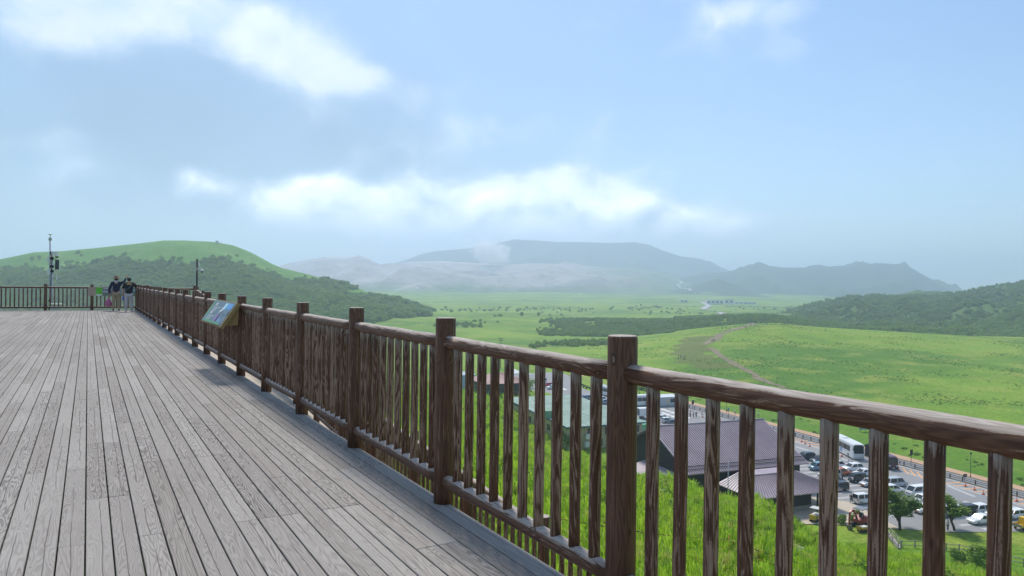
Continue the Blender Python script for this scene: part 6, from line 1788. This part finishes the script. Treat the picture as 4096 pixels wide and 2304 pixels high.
# distant ropeway station: low white buildings with window bands
def far_block(label, zx0, zx1, zy_top, zy_base, depth_m, roofc):
    a, b = hit(*z3p((zx0+zx1)/2, zy_base)), None
    if a is None: return
    D = (a-EYEV).dot(_f); wd = (zx1-zx0)*.3975*D/FPX; ht = max(3.5, (zy_base-zy_top)*.3975*D/FPX)
    o = thing('station_building', label, 'building', a, -PAN, 'distant station buildings')
    MB().box((0, depth_m/2, ht/2-1), (wd, depth_m, ht+2)).obj('wall', paint((.72, .72, .70), .7), o)
    MB().box((0, depth_m/2, ht+.3), (wd*1.02, depth_m+1, .6)).obj('roof', paint(roofc, .6), o)
    n_ = max(2, int(wd/9))
    for k in range(n_): MB().box((-wd/2+wd*(k+.5)/n_, -.05, ht*.55), (wd/n_*.6, .12, ht*.35)).obj('window', GLASS, o)
far_block('long white station building below the far mountain', 2020, 2190, 755, 800, 14, (.45, .45, .47))
far_block('white station annexe right of the long one', 2200, 2290, 748, 798, 12, (.35, .36, .4))
far_block('low white wall building at the right end of the distant station', 2300, 2520, 776, 796, 8, (.7, .7, .7))
far_block('small white building left of the distant station', 1755, 1830, 755, 778, 10, (.6, .6, .62))
far_block('tiny pale building above the distant station', 1910, 1962, 680, 694, 8, (.6, .6, .62))
# rope barrier on the bank
ro = None
ROPE = [(2162, 2065), (2300, 2085), (2417, 2105), (2540, 2125), (2640, 2138), (2753, 2149), (2916, 2159), (3017, 2197), (3113, 2228), (3231, 2263), (3356, 2291), (3440, 2310)]
rp = [hit(x, y, NEAR, 1.1) for x, y in ROPE]
rp = [p for p in rp if p]
def rope_mat():
    m, t = new_mat('yellow_black_rope')
    pos = t.n('ShaderNodeNewGeometry', out=0)
    s_ = t.m('FRACT', t.m('MULTIPLY', t.n('ShaderNodeVectorMath', {0: pos, 1: (4.2, 3.3, 2.0)}, operation='DOT_PRODUCT', out=1), 1.0))
    finish(t, t.mix(t.step(s_, .45, .55), (.55, .42, .03), (.03, .03, .025)), .7)
    return m
RM = rope_mat()
b0 = rp[0]
ro = thing('rope_barrier', 'yellow and black rope strung on orange stakes across the grass bank', 'barrier', (b0.x, b0.y, b0.z-1.1))
b0 = Vector(ro.location)
stakes = [0, 3, 6, 8, 10]
for lv in (0.0, -.45):
    for i, j in zip(stakes, stakes[1:]):
        if j >= len(rp): break
        seg = [rp[k]-b0+Vector((0, 0, lv)) for k in range(i, j+1)]
        MB().tube(seg, .022, 6).obj('rope', RM, ro)
STK = paint((.70, .34, .04), .5)
for i in stakes:
    if i < len(rp):
        p = rp[i]-b0; MB().tube([p+Vector((0, 0, -1.3)), p+Vector((0, 0, .22))], [.034, .030], 8).obj('stake', STK, ro)
        MB().lathe(tuple(p+Vector((0, 0, .22))), [(.03, 0), (.034, .02), (.012, .06)], 8).obj('stake_cap', STK, ro)
wpt = hit(2099, 2052, NEAR)
o = thing('marker_post', 'white square marker post in the tall grass below the deck', 'post', wpt)
hgt_ = (2052-1994)/FPX*to_px(wpt)[2]
MB().box((0, 0, hgt_*.5-.2), (.16, .16, hgt_+.4), .4, .01).obj('shaft', paint((.72, .72, .70), .7), o)
MB().lathe((0, 0, hgt_), [(.115, 0), (.02, .06)], 4).obj('tip', WHITE, o)
# low post-and-rail fence and stair at lower right
z7q = lambda x, y: (3500+x*.31335, 1850+y*.31335)
fpts = [hit(*z7q(x, y), NEAR) for x, y in ((330, 1092), (510, 1092), (720, 1112), (910, 1128), (1075, 1142), (1240, 1178), (1430, 1215), (1650, 1270), (1900, 1330))]
fpts = [p for p in fpts if p]
fo2 = thing('rail_fence', 'grey two rail timber fence at the foot of the grass bank', 'fence', fpts[0])
fb = Vector(fo2.location); GW = board_wall((.30, .27, .24), (.42, .39, .36))
for p in fpts: MB().box((0, 0, .5), (.14, .14, 1.3), 0, .01).obj('post', GW, fo2, p-fb)
for a, b in zip(fpts, fpts[1:]):
    for h_ in (.45, 1.0): MB().tube([a-fb+Vector((0, 0, h_)), b-fb+Vector((0, 0, h_))], .055, 6).obj('rail', GW, fo2)
sp_ = [hit(*z7q(x, y), NEAR) for x, y in ((340, 1085), (270, 1000), (205, 930), (150, 890))]
sp_ = [p for p in sp_ if p]
if len(sp_) > 1:
    st = thing('stairway', 'dark outdoor stair with handrails beside the rail fence', 'stairs', sp_[0]); sb_ = Vector(st.location)
    for i in range(14):
        k = i/13*(len(sp_)-1); a = sp_[int(min(k, len(sp_)-2))]; b = sp_[int(min(k, len(sp_)-2))+1]; p = a.lerp(b, k-int(min(k, len(sp_)-2)))-sb_
        MB().box((p.x-.6, p.y, p.z+.12), (1.3, .45, .2), .4, .01).obj('step', GW, st)
    for off in (Vector((0, 0, 0)), Vector((-1.3, -.3, 0))):
        for h_ in (.5, .95): MB().tube([p-sb_+off+Vector((0, 0, h_)) for p in sp_], .045, 6).obj('handrail', GW, st)
        for p in sp_: MB().box(tuple(p-sb_+off+Vector((0, 0, .5))), (.1, .1, 1.1)).obj('post', GW, st)
# utility pole on the plain and a survey marker on the left hill
up_ = hit(2002, 1474, NEAR)
o = thing('utility_pole', 'dark utility pole with crossarm standing on the plain behind the railing', 'pole', up_)
hp_ = (1474-1350)/FPX*to_px(up_)[2]
MB().tube([(0, 0, -.5), (0, 0, hp_)], [.17, .11], 8).obj('pole', DARKW, o)
for k_ in (.0, .9): MB().box((0, 0, hp_-.5-k_), (2.2, .12, .14), -PAN).obj('crossarm', DARKW, o)
hm_ = hit(868, 973)
if hm_:
    o = thing('summit_hut', 'tiny pale hut and posts on the crest of the left hill', 'hut', hm_)
    MB().box((0, 0, 1.3), (3.2, 2.4, 3.2), 0, .05).obj('wall', PLASTIC, o)
    MB().box((0, 0, 3.0), (3.8, 3.0, .25), 0, .05).obj('roof', GALV, o)
    for k_ in (3.4, 5.6): MB().tube([(k_*cos(PAN), -k_*sin(PAN), -.5), (k_*cos(PAN), -k_*sin(PAN), 2.6)], .12, 6).obj('post', DARKW, o)
# steam rising from the crater
sc_ = at_depth(1960, 1005, 3450)
sm_ = MB().ball((0, 0, 0), (150, 110, 92), 20, 14).obj('steam_plume', None, None, sc_)
m, t = new_mat('steam')
oc = t.n('ShaderNodeTexCoord', out=3)
ox, oy, oz = t.xyz(oc)
sh = t.comb(t.m('ADD', ox, t.m('MULTIPLY', oz, .55)), oy, oz)
n = t.noise(oc, .016, 5.0, .6, .3)
rr = t.n('ShaderNodeVectorMath', {0: t.mul3(sh, (1/120, 1/95, 1/84))}, operation='LENGTH', out=1)
dn = t.step(t.m('SUBTRACT', t.m('MULTIPLY', n, 1.7), rr), .02, .45)
vol = t.n('ShaderNodeVolumePrincipled', {'Color': (.97, .97, .98, 1), 'Density': t.m('MULTIPLY', dn, .022), 'Anisotropy': .3})
t.n('ShaderNodeOutputMaterial', {'Volume': vol})
sm_.data.materials.append(m)
stuff(sm_, 'white steam drifting from the crater', 'steam')
